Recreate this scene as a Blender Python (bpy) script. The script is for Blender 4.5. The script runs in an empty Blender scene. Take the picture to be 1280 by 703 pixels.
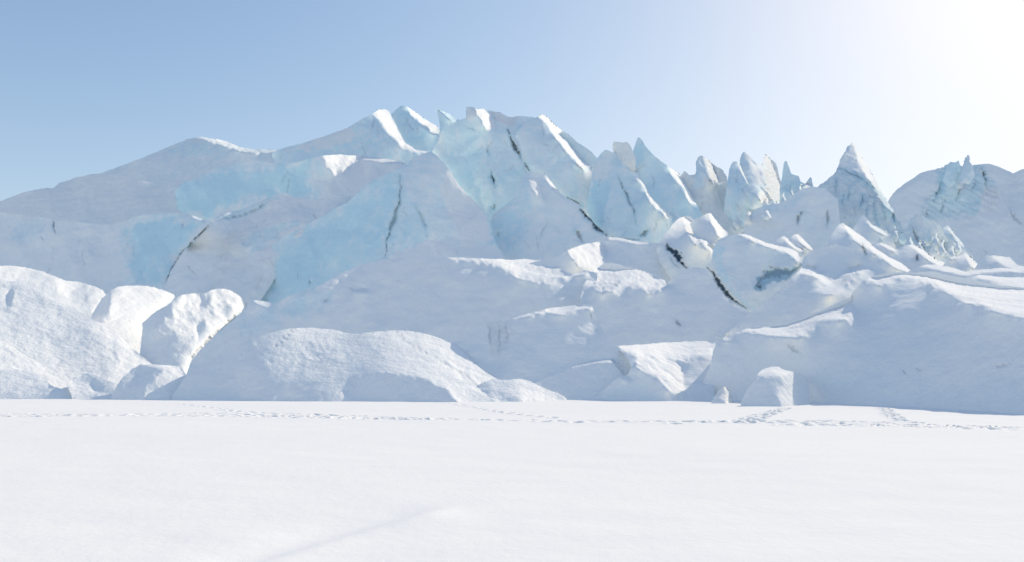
import bpy, math, time
import numpy as np
T0 = time.time()
# ------------------------------------------------------------------ camera, sky, sun, exposure
sc = bpy.context.scene
F = 850.0                      # focal length in units of a 1280 px wide frame
TANP = 0.1418                  # upward pitch of the camera
PITCH = math.atan(TANP)
CP, SP = math.cos(PITCH), math.sin(PITCH)
EYE = 1.7
cd = bpy.data.cameras.new('camera'); cam = bpy.data.objects.new('camera', cd)
sc.collection.objects.link(cam)
cam.location = (0, 0, EYE); cam.rotation_euler = (math.pi/2 + PITCH, 0, 0)
cd.sensor_width = 36; cd.lens = 36*F/1280; cd.clip_start = 0.1; cd.clip_end = 20000
sc.camera = cam
SUN_AZ, SUN_EL = math.radians(45), math.radians(32.5)      # azimuth clockwise from +Y
SKY_S = 0.163
w = bpy.data.worlds.new('World'); sc.world = w; w.use_nodes = True
nt = w.node_tree; nt.nodes.clear()
sky = nt.nodes.new('ShaderNodeTexSky'); sky.sky_type = 'NISHITA'; sky.sun_disc = False
sky.sun_elevation = SUN_EL; sky.sun_rotation = SUN_AZ
sky.air_density = 1.0; sky.dust_density = 0.5; sky.ozone_density = 1.0; sky.altitude = 0
bg = nt.nodes.new('ShaderNodeBackground'); bg.inputs['Strength'].default_value = 0.10
wo = nt.nodes.new('ShaderNodeOutputWorld')
gm = nt.nodes.new('ShaderNodeGamma'); gm.inputs[1].default_value = 1.3
def vm_(op, a, b):
    n = nt.nodes.new('ShaderNodeVectorMath'); n.operation = op
    for i, v in enumerate((a, b)):
        if hasattr(v, 'links'): nt.links.new(v, n.inputs[i])
        else: n.inputs[i].default_value = (v, v, v)
    return n.outputs[0]
tint = nt.nodes.new('ShaderNodeVectorMath'); tint.operation = 'MULTIPLY'; tint.inputs[1].default_value = (.985, .972, 1.03)
nt.links.new(sky.outputs[0], tint.inputs[0]); nt.links.new(tint.outputs[0], gm.inputs[0])
y_ = vm_('MULTIPLY', gm.outputs[0], SKY_S/0.1); y1_ = vm_('ADD', vm_('MULTIPLY', y_, 0.116), 1.0)   # soft shoulder of the glow
nt.links.new(vm_('DIVIDE', y_, y1_), bg.inputs[0]); nt.links.new(bg.outputs[0], wo.inputs[0])
ld = bpy.data.lights.new('sun', 'SUN'); ld.energy = 2.35; ld.angle = math.radians(0.6); ld.color = (1, .87, .67)
sun = bpy.data.objects.new('sun', ld); sc.collection.objects.link(sun)
S = np.array([math.cos(SUN_EL)*math.sin(SUN_AZ), math.cos(SUN_EL)*math.cos(SUN_AZ), math.sin(SUN_EL)])
from mathutils import Vector
sun.rotation_euler = Vector(S).to_track_quat('Z', 'Y').to_euler()
sc.view_settings.view_transform = 'Standard'; sc.view_settings.look = 'None'
sc.view_settings.exposure = 0.62; sc.view_settings.gamma = 1
sc.cycles.max_bounces = 12; sc.cycles.diffuse_bounces = 10

# ------------------------------------------------------------------ numeric helpers
def tangents(px, py):
    """sideways and vertical tangent (X/Y, Z/Y from the eye) of a view direction"""
    dx = (px-640)/F; dy = (351.5-py)/F
    den = CP - dy*SP
    return dx/den, (SP + dy*CP)/den
def gY(px, py):
    """distance at which a direction below the horizon meets the snow field"""
    return EYE/max(1e-3, -tangents(px, py)[1])
rs = np.random.RandomState(5)
PERM = rs.permutation(512).astype(np.int64); PERM = np.concatenate([PERM]*3)
GR = rs.normal(size=(512, 3)); GR /= np.linalg.norm(GR, axis=1)[:, None]
def perlin(p):
    i = np.floor(p).astype(np.int64); f = p-i; i &= 511
    u = f*f*f*(f*(f*6-15)+10)
    out = 0
    for dx in (0, 1):
        wx = u[..., 0] if dx else 1-u[..., 0]
        for dy in (0, 1):
            wy = u[..., 1] if dy else 1-u[..., 1]
            for dz in (0, 1):
                wz = u[..., 2] if dz else 1-u[..., 2]
                h = PERM[PERM[PERM[(i[..., 0]+dx) & 511]+((i[..., 1]+dy) & 511)]+((i[..., 2]+dz) & 511)]
                g = GR[h]
                out = out + wx*wy*wz*(g[..., 0]*(f[..., 0]-dx)+g[..., 1]*(f[..., 1]-dy)+g[..., 2]*(f[..., 2]-dz))
    return out*1.5
def sdist(P, poly, closed=True):
    """signed distance (inside positive) of points P (N,2) to a polygon"""
    a = np.asarray(poly, float); b = np.roll(a, -1, 0)
    if not closed: a, b = a[:-1], b[:-1]
    best = np.full(len(P), 1e18); near = np.zeros((len(P), 2)); ins = np.zeros(len(P), bool)
    for (ax, ay), (bx, by) in zip(a, b):
        ex, ey = bx-ax, by-ay; L = ex*ex+ey*ey+1e-12
        t = np.clip(((P[:, 0]-ax)*ex+(P[:, 1]-ay)*ey)/L, 0, 1)
        qx, qy = ax+t*ex, ay+t*ey; d = (P[:, 0]-qx)**2+(P[:, 1]-qy)**2
        m = d < best; best[m] = d[m]; near[m, 0] = qx[m]; near[m, 1] = qy[m]
        if closed and ay != by:
            ins ^= ((ay > P[:, 1]) != (by > P[:, 1])) & (P[:, 0] < ax+(P[:, 1]-ay)/(by-ay)*ex)
    d = np.sqrt(best)
    return (np.where(ins, d, -d) if closed else d), near
def smooth01(x): x = np.clip(x, 0, 1); return x*x*(3-2*x)
def solve(mask, L, gx, gy, aw, at, iters):
    """depth from slopes: least squares of the log-distance differences, with pinned points"""
    ex = mask[:, 1:] & mask[:, :-1]; ey = mask[1:, :] & mask[:-1, :]
    def A(v):
        r = aw*v
        d = np.where(ex, v[:, 1:]-v[:, :-1], 0); r[:, 1:] += d; r[:, :-1] -= d
        d = np.where(ey, v[1:]-v[:-1], 0); r[1:] += d; r[:-1] -= d
        return np.where(mask, r, 0)
    b = aw*at
    d = np.where(ex, gx, 0); b[:, 1:] += d; b[:, :-1] -= d
    d = np.where(ey, gy, 0); b[1:] += d; b[:-1] -= d
    b = np.where(mask, b, 0); x = np.where(mask, L, 0)
    r = b-A(x); Mi = 1/(4+aw); z = r*Mi; p = z.copy(); rz = (r*z).sum()
    for _ in range(iters):
        Ap = A(p); al = rz/max((p*Ap).sum(), 1e-30); x += al*p; r -= al*Ap
        z = r*Mi; rn = (r*z).sum()
        if rn < 1e-13: break
        p = z+rn/rz*p; rz = rn
    return x

# ------------------------------------------------------------------ materials
def mat(name, build):
    m = bpy.data.materials.new(name); m.use_nodes = True; t = m.node_tree; t.nodes.clear()
    o = t.nodes.new('ShaderNodeOutputMaterial'); b = t.nodes.new('ShaderNodeBsdfPrincipled')
    t.links.new(b.outputs[0], o.inputs[0]); build(t, b); return m
def nz(t, scale, detail=6, rough=.55, vec=None):
    n = t.nodes.new('ShaderNodeTexNoise'); n.inputs['Scale'].default_value = scale
    n.inputs['Detail'].default_value = detail; n.inputs['Roughness'].default_value = rough
    if vec is not None: t.links.new(vec, n.inputs['Vector'])
    return n
def mixc(t, fac, a, b):
    m = t.nodes.new('ShaderNodeMix'); m.data_type = 'RGBA'
    for s, v in ((0, fac), (6, a), (7, b)):
        if hasattr(v, 'links'): t.links.new(v, m.inputs[s])
        else: m.inputs[s].default_value = v if s == 0 else (*v, 1)
    return m.outputs[2]
def mth(t, op, a, b=0.0, clamp=False):
    m = t.nodes.new('ShaderNodeMath'); m.operation = op; m.use_clamp = clamp
    for s, v in ((0, a), (1, b)):
        if hasattr(v, 'links'): t.links.new(v, m.inputs[s])
        else: m.inputs[s].default_value = v
    return m.outputs[0]
def ice_build(t, b):
    geo = t.nodes.new('ShaderNodeNewGeometry').outputs['Position']
    def att(n):
        a = t.nodes.new('ShaderNodeAttribute'); a.attribute_name = n; return a.outputs['Fac']
    n1 = nz(t, .11, 7, .6, geo); n2 = nz(t, .6, 6, .6, geo); n3 = nz(t, 3.0, 5, .6, geo)
    f = mth(t, 'MULTIPLY_ADD', n1.outputs[0], 1.1); t.nodes[-1].inputs[2].default_value = -.55
    mp = t.nodes.new('ShaderNodeMapping'); t.links.new(geo, mp.inputs[0]); mp.inputs['Scale'].default_value = (1, 1, .35)
    n4 = nz(t, .42, 8, .68, mp.outputs[0])
    brk = mth(t, 'MULTIPLY_ADD', n4.outputs[0], 3.6); t.nodes[-1].inputs[2].default_value = -1.35
    ice = mth(t, 'MULTIPLY', mth(t, 'MULTIPLY', att('ice'), mth(t, 'ADD', f, 1.0)), mth(t, 'MAXIMUM', mth(t, 'MINIMUM', mth(t, 'ADD', brk, att('ice')), 1.15), 0.15), True)
    c = mixc(t, ice, (.97, .955, .922), (.645, .84, .90))
    d = mth(t, 'MULTIPLY', att('dirt_shade'), mth(t, 'MULTIPLY', n2.outputs[0], 2.0), True)  # grime on the ice, and shade painted into the block's hollow
    c = mixc(t, d, c, (.24, .32, .37))
    sm_ = nz(t, .9, 5, .7, geo); smf = mth(t, 'MULTIPLY', mth(t, 'SUBTRACT', sm_.outputs[0], .56, True), 1.5, True)
    smf = mth(t, 'MULTIPLY', smf, mth(t, 'ADD', att('dirt_shade'), .10), True)
    c = mixc(t, mth(t, 'MULTIPLY', smf, 2.2, True), c, (.42, .50, .55))
    dk = att('dark'); c = mixc(t, dk, c, (.085, .125, .16))  # groove insides: darker ice plus crevasse shade put into the colour
    t.links.new(c, b.inputs['Base Color'])
    b.inputs['Roughness'].default_value = .9
    b.inputs['Specular IOR Level'].default_value = .03
    bp = t.nodes.new('ShaderNodeBump'); bp.inputs['Strength'].default_value = .5; bp.inputs['Distance'].default_value = .4
    h = mth(t, 'ADD', n2.outputs[0], mth(t, 'MULTIPLY', n3.outputs[0], .35))
    t.links.new(h, bp.inputs['Height']); t.links.new(bp.outputs[0], b.inputs['Normal'])
M_ICE = mat('glacier_ice_and_snow', ice_build)
def snow_build(t, b):
    geo = t.nodes.new('ShaderNodeNewGeometry').outputs['Position']
    n1 = nz(t, .25, 6, .55, geo); n2 = nz(t, 7, 6, .6, geo)
    t.links.new(mixc(t, n1.outputs[0], (.895, .88, .85), (.92, .905, .875)), b.inputs['Base Color'])
    b.inputs['Roughness'].default_value = .9; b.inputs['Specular IOR Level'].default_value = .02
    bp = t.nodes.new('ShaderNodeBump'); bp.inputs['Strength'].default_value = .25; bp.inputs['Distance'].default_value = .03
    t.links.new(mth(t, 'ADD', n2.outputs[0], n1.outputs[0]), bp.inputs['Height']); t.links.new(bp.outputs[0], b.inputs['Normal'])
M_SNOW = mat('wind_packed_snow', snow_build)

def link_mesh(name, V, faces, attrs, normals, m, parent=None):
    """one mesh object from quads that use a subset of V"""
    used, inv = np.unique(faces.ravel(), return_inverse=True)
    me = bpy.data.meshes.new(name); nf = len(faces)
    me.vertices.add(len(used)); me.vertices.foreach_set('co', V[used].astype(np.float32).ravel())
    me.loops.add(nf*4); me.loops.foreach_set('vertex_index', inv.astype(np.int32).ravel())
    me.polygons.add(nf); me.polygons.foreach_set('loop_start', np.arange(0, nf*4, 4, dtype=np.int32))
    me.update(calc_edges=True)
    me.polygons.foreach_set('use_smooth', np.ones(nf, bool))
    for k, v in attrs.items():
        a = me.attributes.new(k, 'FLOAT', 'POINT'); a.data.foreach_set('value', v[used].astype(np.float32))
    if normals is not None: me.normals_split_custom_set_from_vertices(normals[used].astype(np.float32))
    me.materials.append(m)
    o = bpy.data.objects.new(name, me); sc.collection.objects.link(o)
    if parent is not None: o.parent = parent
    return o
def vnormals(V, Fc):
    n = np.cross(V[Fc[:, 2]]-V[Fc[:, 0]], V[Fc[:, 3]]-V[Fc[:, 1]])
    out = np.zeros_like(V)
    for k in range(3):
        for c in range(4): out[:, k] += np.bincount(Fc[:, c], n[:, k], len(V))
    return out/np.maximum(np.linalg.norm(out, axis=1), 1e-12)[:, None]

# ------------------------------------------------------------------ an ice or snow body
LIT, SHD = (.9, 1.5), (-.2, .9)
def Z(poly, ab=None, part=None, rough=None, ice=None, dirt_shade=None, ft=2.0, flute=None, k=None, wb=1.0):
    return dict(poly=poly, ab=ab, part=part, rough=rough, ice=ice, dirt_shade=dirt_shade, ft=ft, flute=flute, k=k, wb=wb)
SEED = [0]
def body(name, label, cat, outline, pins, base=SHD, zones=(), cracks=(), ice=.15, dirt_shade=0.0, rough=1.0,
         flute=0.0, fdir=(0, 1), lump=1.0, thick=1.0, jag=.6, kind=None, group=None, step=1.5, foot=None, soft=0, maxr=1.35, tuck=14.0, tuckw=16.0, facet=None, hair=None, tuckx=(-999, 9999)):
    """A closed solid: its near side follows the slopes given for its facets, its far side falls away behind the crest.
    pins: (px, py, metres away); foot: points where it stands on the snow field."""
    SEED[0] += 17.31; sd = SEED[0]
    if .6*base[0]+.5*base[1] > .72: base = (base[0]*1.5+.3, base[1]*1.1+.1)
    def wide(pp): return [(x+(140 if x >= 1310 else -140 if x <= -30 else 0), y) for x, y in pp]   # go on beyond the frame
    outline = wide(outline)
    for z in zones: z['poly'] = wide(z['poly'])
    O = np.asarray(outline, float)
    # denser outline with natural wobble
    pts = []
    for (x0, y0), (x1, y1) in zip(O, np.roll(O, -1, 0)):
        n = max(1, int(math.hypot(x1-x0, y1-y0)/2.0))
        for k in range(n): pts.append((x0+(x1-x0)*k/n, y0+(y1-y0)*k/n))
    P = np.array(pts); q = np.stack([P[:, 0]/9+sd, P[:, 1]/9, np.full(len(P), sd)], -1)
    P = P + jag*np.stack([perlin(q)+.7*perlin(q*2.7)+.5*perlin(q*6), perlin(q+50)+.7*perlin(q*2.7+50)+.5*perlin(q*6+9)], -1)*1.5
    if foot:      # the base goes down into the snow
        fy = np.interp(P[:, 0], *zip(*sorted((p[0], p[1]) for p in foot)))
        P[:, 1] += 5.0*smooth01((P[:, 1]-fy+7)/5)
    tg = np.roll(P, -1, 0)-np.roll(P, 1, 0); area = np.sum(P[:, 0]*np.roll(P[:, 1], -1)-np.roll(P[:, 0], -1)*P[:, 1])
    ony = -tg[:, 0]/np.maximum(np.hypot(tg[:, 0], tg[:, 1]), 1e-6)*np.sign(area)
    for _ in range(4): ony = (np.roll(ony, 1)+2*ony+np.roll(ony, -1))/4
    x0, y0 = P.min(0)-2*step; x1, y1 = P.max(0)+2*step
    xs = np.arange(x0, x1, step); ys = np.arange(y0, y1, step); nx, ny = len(xs), len(ys)
    GX, GY = np.meshgrid(xs, ys); Q = np.stack([GX.ravel(), GY.ravel()], -1)
    sd_, near = sdist(Q, P)
    mask = (sd_ > -.55*step).reshape(ny, nx)
    cell = mask[1:, 1:] & mask[:-1, 1:] & mask[1:, :-1] & mask[:-1, :-1]
    vm = np.zeros_like(mask); vm[1:, 1:] |= cell; vm[:-1, 1:] |= cell; vm[1:, :-1] |= cell; vm[:-1, :-1] |= cell
    pad = np.zeros((ny+1, nx+1), bool); pad[1:-1, 1:-1] = cell
    full = pad[1:, 1:] & pad[:-1, 1:] & pad[1:, :-1] & pad[:-1, :-1]
    bnd = (vm & ~full).ravel()
    snap = bnd & (np.abs(sd_) < 1.6*step)
    Q[snap] = near[snap]
    D = np.maximum(sd_, 0); D[bnd] = 0
    xn, zn = tangents(Q[:, 0], Q[:, 1])
    rf = np.random.RandomState(int(sd*10) % 99991)
    def cells(sx, sy):
        nb_ = max(3, int(nx*ny*step*step/(sx*sy))); c_ = np.stack([rf.uniform(x0, x1, nb_), rf.uniform(y0, y1, nb_)], -1)
        v1 = rf.normal(size=nb_); v2 = rf.normal(size=nb_); bd = np.full(len(Q), 1e18); bi_ = np.zeros(len(Q), int)
        qx = Q[:, 0]+3*perlin(np.stack([Q[:, 0]/9+sd, Q[:, 1]/9, np.full(len(Q), 5.5)], -1)); qy = Q[:, 1]
        for k_ in range(nb_):
            dd_ = ((qx-c_[k_, 0])/sx)**2+((qy-c_[k_, 1])/sy)**2; m_ = dd_ < bd; bd[m_] = dd_[m_]; bi_[m_] = k_
        return v1[bi_], v2[bi_]
    if facet is None: facet = .34 if name in ('serac', 'ice_wall', 'ice_shard', 'ice_spire') else .2 if name in ('ice_block', 'ice_ridge') else .09
    if hair is None: hair = int(min(16, 2+ny*nx*step*step/1800)) if name in ('serac', 'ice_wall') else 0
    # slope field
    a = np.full(len(Q), float(base[0])); b = np.full(len(Q), float(base[1]))
    at = dict(ice=np.full(len(Q), float(ice)), dirt_shade=np.full(len(Q), float(dirt_shade)), rough=np.full(len(Q), float(rough)), flute=np.full(len(Q), float(flute)))
    wob = perlin(np.stack([Q[:, 0]/7+sd, Q[:, 1]/7, np.full(len(Q), 3.3)], -1))*2.4 + perlin(np.stack([Q[:, 0]/16+sd, Q[:, 1]/16, np.full(len(Q), 8.3)], -1))*2.6 + perlin(np.stack([Q[:, 0]/2.6+sd, Q[:, 1]/2.6, np.full(len(Q), 1.3)], -1))*1.0
    labels = np.zeros(len(Q), int); names = ['']
    fa, fb = cells(13, 22); fa2, fb2 = cells(38, 55)
    for z in zones:
        d, _ = sdist(Q, z['poly'])
        wsc = min(1.6, max(.25, d.max()/5))
        wgt = smooth01((d+z['wb']*wob*wsc*min(2.4, max(1, z['ft']/7))+z['ft']*.5)/z['ft'])
        if z['ab'] is not None:
            za, zb = z['ab']
            if .6*za+.5*zb > .72 and z['k'] != 0:      # facets that look towards the sun: turn about their long axis where they have one
                pl = np.array(z['poly'], float); ip = Q[d > 0]
                ok = False
                if len(ip) > 5:
                    ev, ec = np.linalg.eigh(np.cov((ip-ip.mean(0)).T)); el = math.sqrt(max(ev[1], 1e-9)/max(ev[0], 1e-9))
                    tx, tz = ec[0, 1], -ec[1, 1]; nx_, nz_ = -tz, tx
                    if .6*nx_+.5*nz_ < 0: nx_, nz_ = -nx_, -nz_
                    dn = .6*nx_+.5*nz_
                    if el > 2.2 and dn > .3:
                        lam = (.62+(z['k'] or 1.2)*1.15-(.6*base[0]+.5*base[1]))/dn
                        za, zb = base[0]+lam*nx_, base[1]+lam*nz_; ok = True
                if not ok: za, zb = za*1.7+.45, zb*1.15+.25
            z['ab'] = (za, zb)
        if z['ab'] is not None: a += (z['ab'][0]-a)*wgt; b += (z['ab'][1]-b)*wgt
        for k in ('ice', 'dirt_shade', 'rough', 'flute'):
            if z[k] is not None: at[k] += (z[k]-at[k])*wgt
        if z['part']:
            if z['part']+'#' in names: pass
            names.append(z['part']); labels[wgt > .5] = len(names)-1
    a = a+facet*(fa*.55+fa2*.5); b = b+facet*(fb*.45+fb2*.4)
    den = np.maximum(1-a*xn-b*zn, .17)
    g1 = (a/den).reshape(ny, nx); g2 = (b/den).reshape(ny, nx); X = xn.reshape(ny, nx); ZN = zn.reshape(ny, nx)
    def grads(k):
        s = (slice(None, None, k), slice(None, None, k)); X_, Z_, A_, B_ = X[s], ZN[s], g1[s], g2[s]
        gx = .5*(A_[:, 1:]+A_[:, :-1])*(X_[:, 1:]-X_[:, :-1]) + .5*(B_[:, 1:]+B_[:, :-1])*(Z_[:, 1:]-Z_[:, :-1])
        gy = .5*(A_[1:]+A_[:-1])*(X_[1:]-X_[:-1]) + .5*(B_[1:]+B_[:-1])*(Z_[1:]-Z_[:-1])
        return gx, gy
    pn = [tuple(p) for p in pins] + ([(p[0], p[1], gY(p[0], p[1])) for p in foot] if foot else [])
    Lm = math.log(sum(p[2] for p in pn)/len(pn))
    L = np.full((ny, nx), Lm); vmask = vm
    for k in (8, 4, 2, 1):
        if min(nx, ny)//k < 4 and k > 1: continue
        mk = vmask[::k, ::k]
        if k > 1:
            # keep coarse cells near the rim
            mm = vmask.copy(); mm[1:] |= vmask[:-1]; mm[:-1] |= vmask[1:]; mk = mm[::k, ::k]
        aw = np.zeros(mk.shape); av = np.zeros(mk.shape)
        for p in pn:
            i = int(round((p[1]-y0)/step/k)); j = int(round((p[0]-x0)/step/k))
            i = min(max(i, 0), mk.shape[0]-1); j = min(max(j, 0), mk.shape[1]-1)
            ii, jj = np.nonzero(mk); dist = (ii-i)**2+(jj-j)**2; rad = max(1.5, 4.5/k)
            pick = dist <= max(rad*rad, dist.min()+.01); w_ = (.9 if len(pn) <= len(pins) else 4.0)/pick.sum()
            aw[ii[pick], jj[pick]] += w_; av[ii[pick], jj[pick]] += w_*math.log(p[2])
        av = np.where(aw > 0, av/np.maximum(aw, 1e-9), 0)
        gx, gy = grads(k)
        Lk = solve(mk, L[::k, ::k].copy(), gx, gy, aw, av, 220 if k > 1 else 160)
        if k > 1:
            # upsample bilinear as the next start (fill outside with the mean)
            Lk = np.where(mk, Lk, Lk[mk].mean())
            for _ in range(3):
                sm = (np.roll(Lk, 1, 0)+np.roll(Lk, -1, 0)+np.roll(Lk, 1, 1)+np.roll(Lk, -1, 1))/4; Lk = np.where(mk, Lk, sm)
            ii = np.minimum(np.arange(ny)/k, Lk.shape[0]-1); jj = np.minimum(np.arange(nx)/k, Lk.shape[1]-1)
            i0 = np.minimum(ii.astype(int), Lk.shape[0]-2) if Lk.shape[0] > 1 else np.zeros(ny, int)
            j0 = np.minimum(jj.astype(int), Lk.shape[1]-2) if Lk.shape[1] > 1 else np.zeros(nx, int)
            fi = (ii-i0)[:, None]; fj = (jj-j0)[None]
            L = (Lk[i0][:, j0]*(1-fi)*(1-fj)+Lk[i0+1][:, j0]*fi*(1-fj)+Lk[i0][:, j0+1]*(1-fi)*fj+Lk[i0+1][:, j0+1]*fi*fj)
        else: L = Lk
    L = L.ravel()
    v = vm.ravel(); Ym = math.exp(np.median(L[v])); lo, hi = math.log(Ym/maxr), math.log(Ym*maxr)
    L = np.clip(L, lo, hi)
    # crevasses cut away from the eye
    dark = np.zeros(len(Q)); s = Ym/F
    Ys = np.exp(L)
    hl = []
    inn = Q[(sd_ > 7)]
    for _ in range(hair if len(inn) > 30 else 0):
        p_ = inn[rf.randint(len(inn))].copy(); an = rf.normal()*.45; ln0 = rf.uniform(7, 26); pl_ = [p_.copy()]
        for _k in range(3):
            an += rf.normal()*.25; p_ = p_+ln0/3*np.array([math.sin(an), math.cos(an)]); pl_.append(p_.copy())
        hl.append((pl_, rf.uniform(.7, 1.5), rf.uniform(.6, 2.0), rf.uniform(.05, .3), 1, 0))
    for c in list(cracks)+hl:
        pl, wd, dp = c[:3]
        arr = np.array(pl, float)
        ww = perlin(np.stack([Q[:, 0]/4+sd, Q[:, 1]/4, np.full(len(Q), 9.1)], -1))
        wob2 = perlin(np.stack([Q[:, 0]/11+sd, Q[:, 1]/11, np.full(len(Q), 4.4)], -1))
        Qs = Q + np.stack([wob2*2.2, ww*1.2], -1)
        d, nr = sdist(Qs, arr, False)
        ends = np.minimum(np.hypot(*(Qs-arr[0]).T), np.hypot(*(Qs-arr[-1]).T))
        tot = np.hypot(*np.diff(arr, axis=0).T).sum()
        hw = wd*.5*(.12+.88*smooth01(ends/(tot*.45)))*np.clip(1+1.3*ww, .3, 3)
        m_ = smooth01((hw-d)/1.3+.5)
        Ys = Ys + m_*dp*s; dk = c[3] if len(c) > 3 else .8
        dark = np.maximum(dark, m_*dk)
        if dk > .05 and len(c) < 6:
            hal = smooth01(1-(d-hw)/7)*(1-m_); at['ice'] = np.maximum(at['ice'], hal*min(.8, ice*2)*(ice > .12)); at['dirt_shade'] = at['dirt_shade'] + hal*.10*dk
        if len(c) < 5: names.append('crevasse'); labels[m_ > .45] = len(names)-1
    if tuck and not foot:
        sel = (ony > .15) & (P[:, 0] > tuckx[0]) & (P[:, 0] < tuckx[1])
        if sel.any():
            dd = np.full(len(Q), 1e9)
            for k_ in np.nonzero(sel)[0]: dd = np.minimum(dd, (Q[:, 0]-P[k_, 0])**2+(Q[:, 1]-P[k_, 1])**2)
            dd = np.sqrt(dd); Ys = Ys + s*tuck*np.clip(1-dd/tuckw, 0, 1)**2
    co = np.stack([xn*Ys, Ys, EYE+zn*Ys], -1)
    # relief along the surface normal
    G = co.reshape(ny, nx, 3); Gf = np.where(vm[..., None], G, np.nan)
    du = np.empty_like(G); dv = np.empty_like(G)
    du[:, 1:-1] = G[:, 2:]-G[:, :-2]; du[:, 0] = du[:, 1]; du[:, -1] = du[:, -2]
    dv[1:-1] = G[2:]-G[:-2]; dv[0] = dv[1]; dv[-1] = dv[-2]
    N = np.cross(du, dv).reshape(-1, 3); N /= np.maximum(np.linalg.norm(N, axis=1), 1e-9)[:, None]
    N = np.nan_to_num(N); N[(N*co).sum(1) > 0] *= -1
    q = co/s; q = q+sd*7
    vi = np.nonzero(v)[0]; qv = q[vi]
    n60 = perlin(qv/55); n20 = perlin(qv/19+7); n8 = perlin(qv/8+3); n3 = perlin(qv/3.3+11)
    rg = 1-2*np.abs(perlin(qv/26+31)); r2 = 1-2*np.abs(perlin(qv/9.5+77))
    fx, fz = fdir; ln = math.hypot(fx, fz); fx, fz = fx/ln, fz/ln
    ac = (qv[:, 0]*fz-qv[:, 2]*fx); al = (qv[:, 0]*fx+qv[:, 2]*fz)
    fl = (1-2*np.abs(perlin(np.stack([ac/9, al/60, qv[:, 1]/40], -1)))) + .6*perlin(np.stack([ac/3.5, al/26, qv[:, 1]/20], -1))
    R = at['rough'][vi]; h = lump*(1.5*n60+.55*n20) + R*(.27*n8+.07*n3+.34*(rg-.4)+.17*r2)+np.maximum(R-1.2, 0)*.12*n3 + at['flute'][vi]*fl*1.0
    keep = np.ones(len(Q)); keep[vi] = .35+.65*smooth01(D[vi]/(5*step))
    hh = np.zeros(len(Q)); hh[vi] = h*s; hh *= keep
    Vf = co + N*hh[:, None]
    if foot or name in ('mountain',): pass
    # far side
    idx = -np.ones(len(Q), int); idx[vi] = np.arange(len(vi)); nv = len(vi)
    T = thick*np.sqrt(O[:, 0].ptp()*O[:, 1].ptp() if hasattr(O[:, 0], 'ptp') else np.ptp(O[:, 0])*np.ptp(O[:, 1]))*s*.55
    g = 1-np.exp(-D[vi]/14.0)
    far = np.maximum(Vf[vi, 1], Ym*.0+Vf[vi, 1]) + T*g
    Vb = Vf[vi].copy()
    eye = np.array([0, 0, EYE]); Vb = eye+(Vb-eye)*(far/np.maximum(Vf[vi, 1], 1e-6))[:, None]
    bi = bnd[vi]; bidx = np.where(bi, np.arange(nv), 0); nb = np.cumsum(~bi)-1
    back_id = nv+np.arange(nv)
    V = np.concatenate([Vf[vi], Vb])
    ci, cj = np.nonzero(cell); f00 = idx[ci*nx+cj]; f01 = idx[ci*nx+cj+1]; f11 = idx[(ci+1)*nx+cj+1]; f10 = idx[(ci+1)*nx+cj]
    front = np.stack([f00, f10, f11, f01], -1)
    back = back_id[front][:, ::-1]
    keepb = ~(bi[front].all(1)); back = back[keepb]
    faces = np.concatenate([front, back])
    VN = vnormals(V, faces)
    VN[nv:][bi] = VN[:nv][bi]
    def ext(x): x = x[vi]; return np.concatenate([x, x])
    dark_ = ext(dark); dark_[nv:] = 0
    attrs = dict(ice=ext(at['ice']), dirt_shade=ext(at['dirt_shade']), dark=dark_)
    lf = labels[vi][front]; lab = np.max(lf, 1)*(np.sum(lf > 0, 1) >= 2)
    lab = np.concatenate([lab, np.zeros(len(back), int)])
    for k in range(1, len(names)):
        sel = np.nonzero(lab == k)[0]
        if len(sel) < 6: lab[sel] = 0; continue
        if names[k] == 'crevasse':      # keep the one connected gash
            m = {v_: v_ for v_ in np.unique(faces[sel])}
            def root_of(v_):
                while m[v_] != v_: m[v_] = m[m[v_]]; v_ = m[v_]
                return v_
            for f_ in faces[sel]:
                r0 = root_of(f_[0])
                for v_ in f_[1:]: m[root_of(v_)] = r0
            rt = np.array([root_of(v_) for v_ in faces[sel][:, 0]]); u_, n_ = np.unique(rt, return_counts=True)
            lab[sel[rt != u_[n_.argmax()]]] = 0
    root = link_mesh(name, V, faces[lab == 0], attrs, VN, M_ICE)
    for k in range(1, len(names)):
        if (lab == k).any(): link_mesh(names[k], V, faces[lab == k], attrs, VN, M_ICE, root)
    if kind: root['kind'] = kind
    else: root['label'] = label; root['category'] = cat
    if group: root['group'] = group
    print('%-14s Y %.0f..%.0f (med %.0f)  v %d' % (name, np.exp(L[v]).min(), np.exp(L[v]).max(), Ym, len(V)))
    return root

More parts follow.
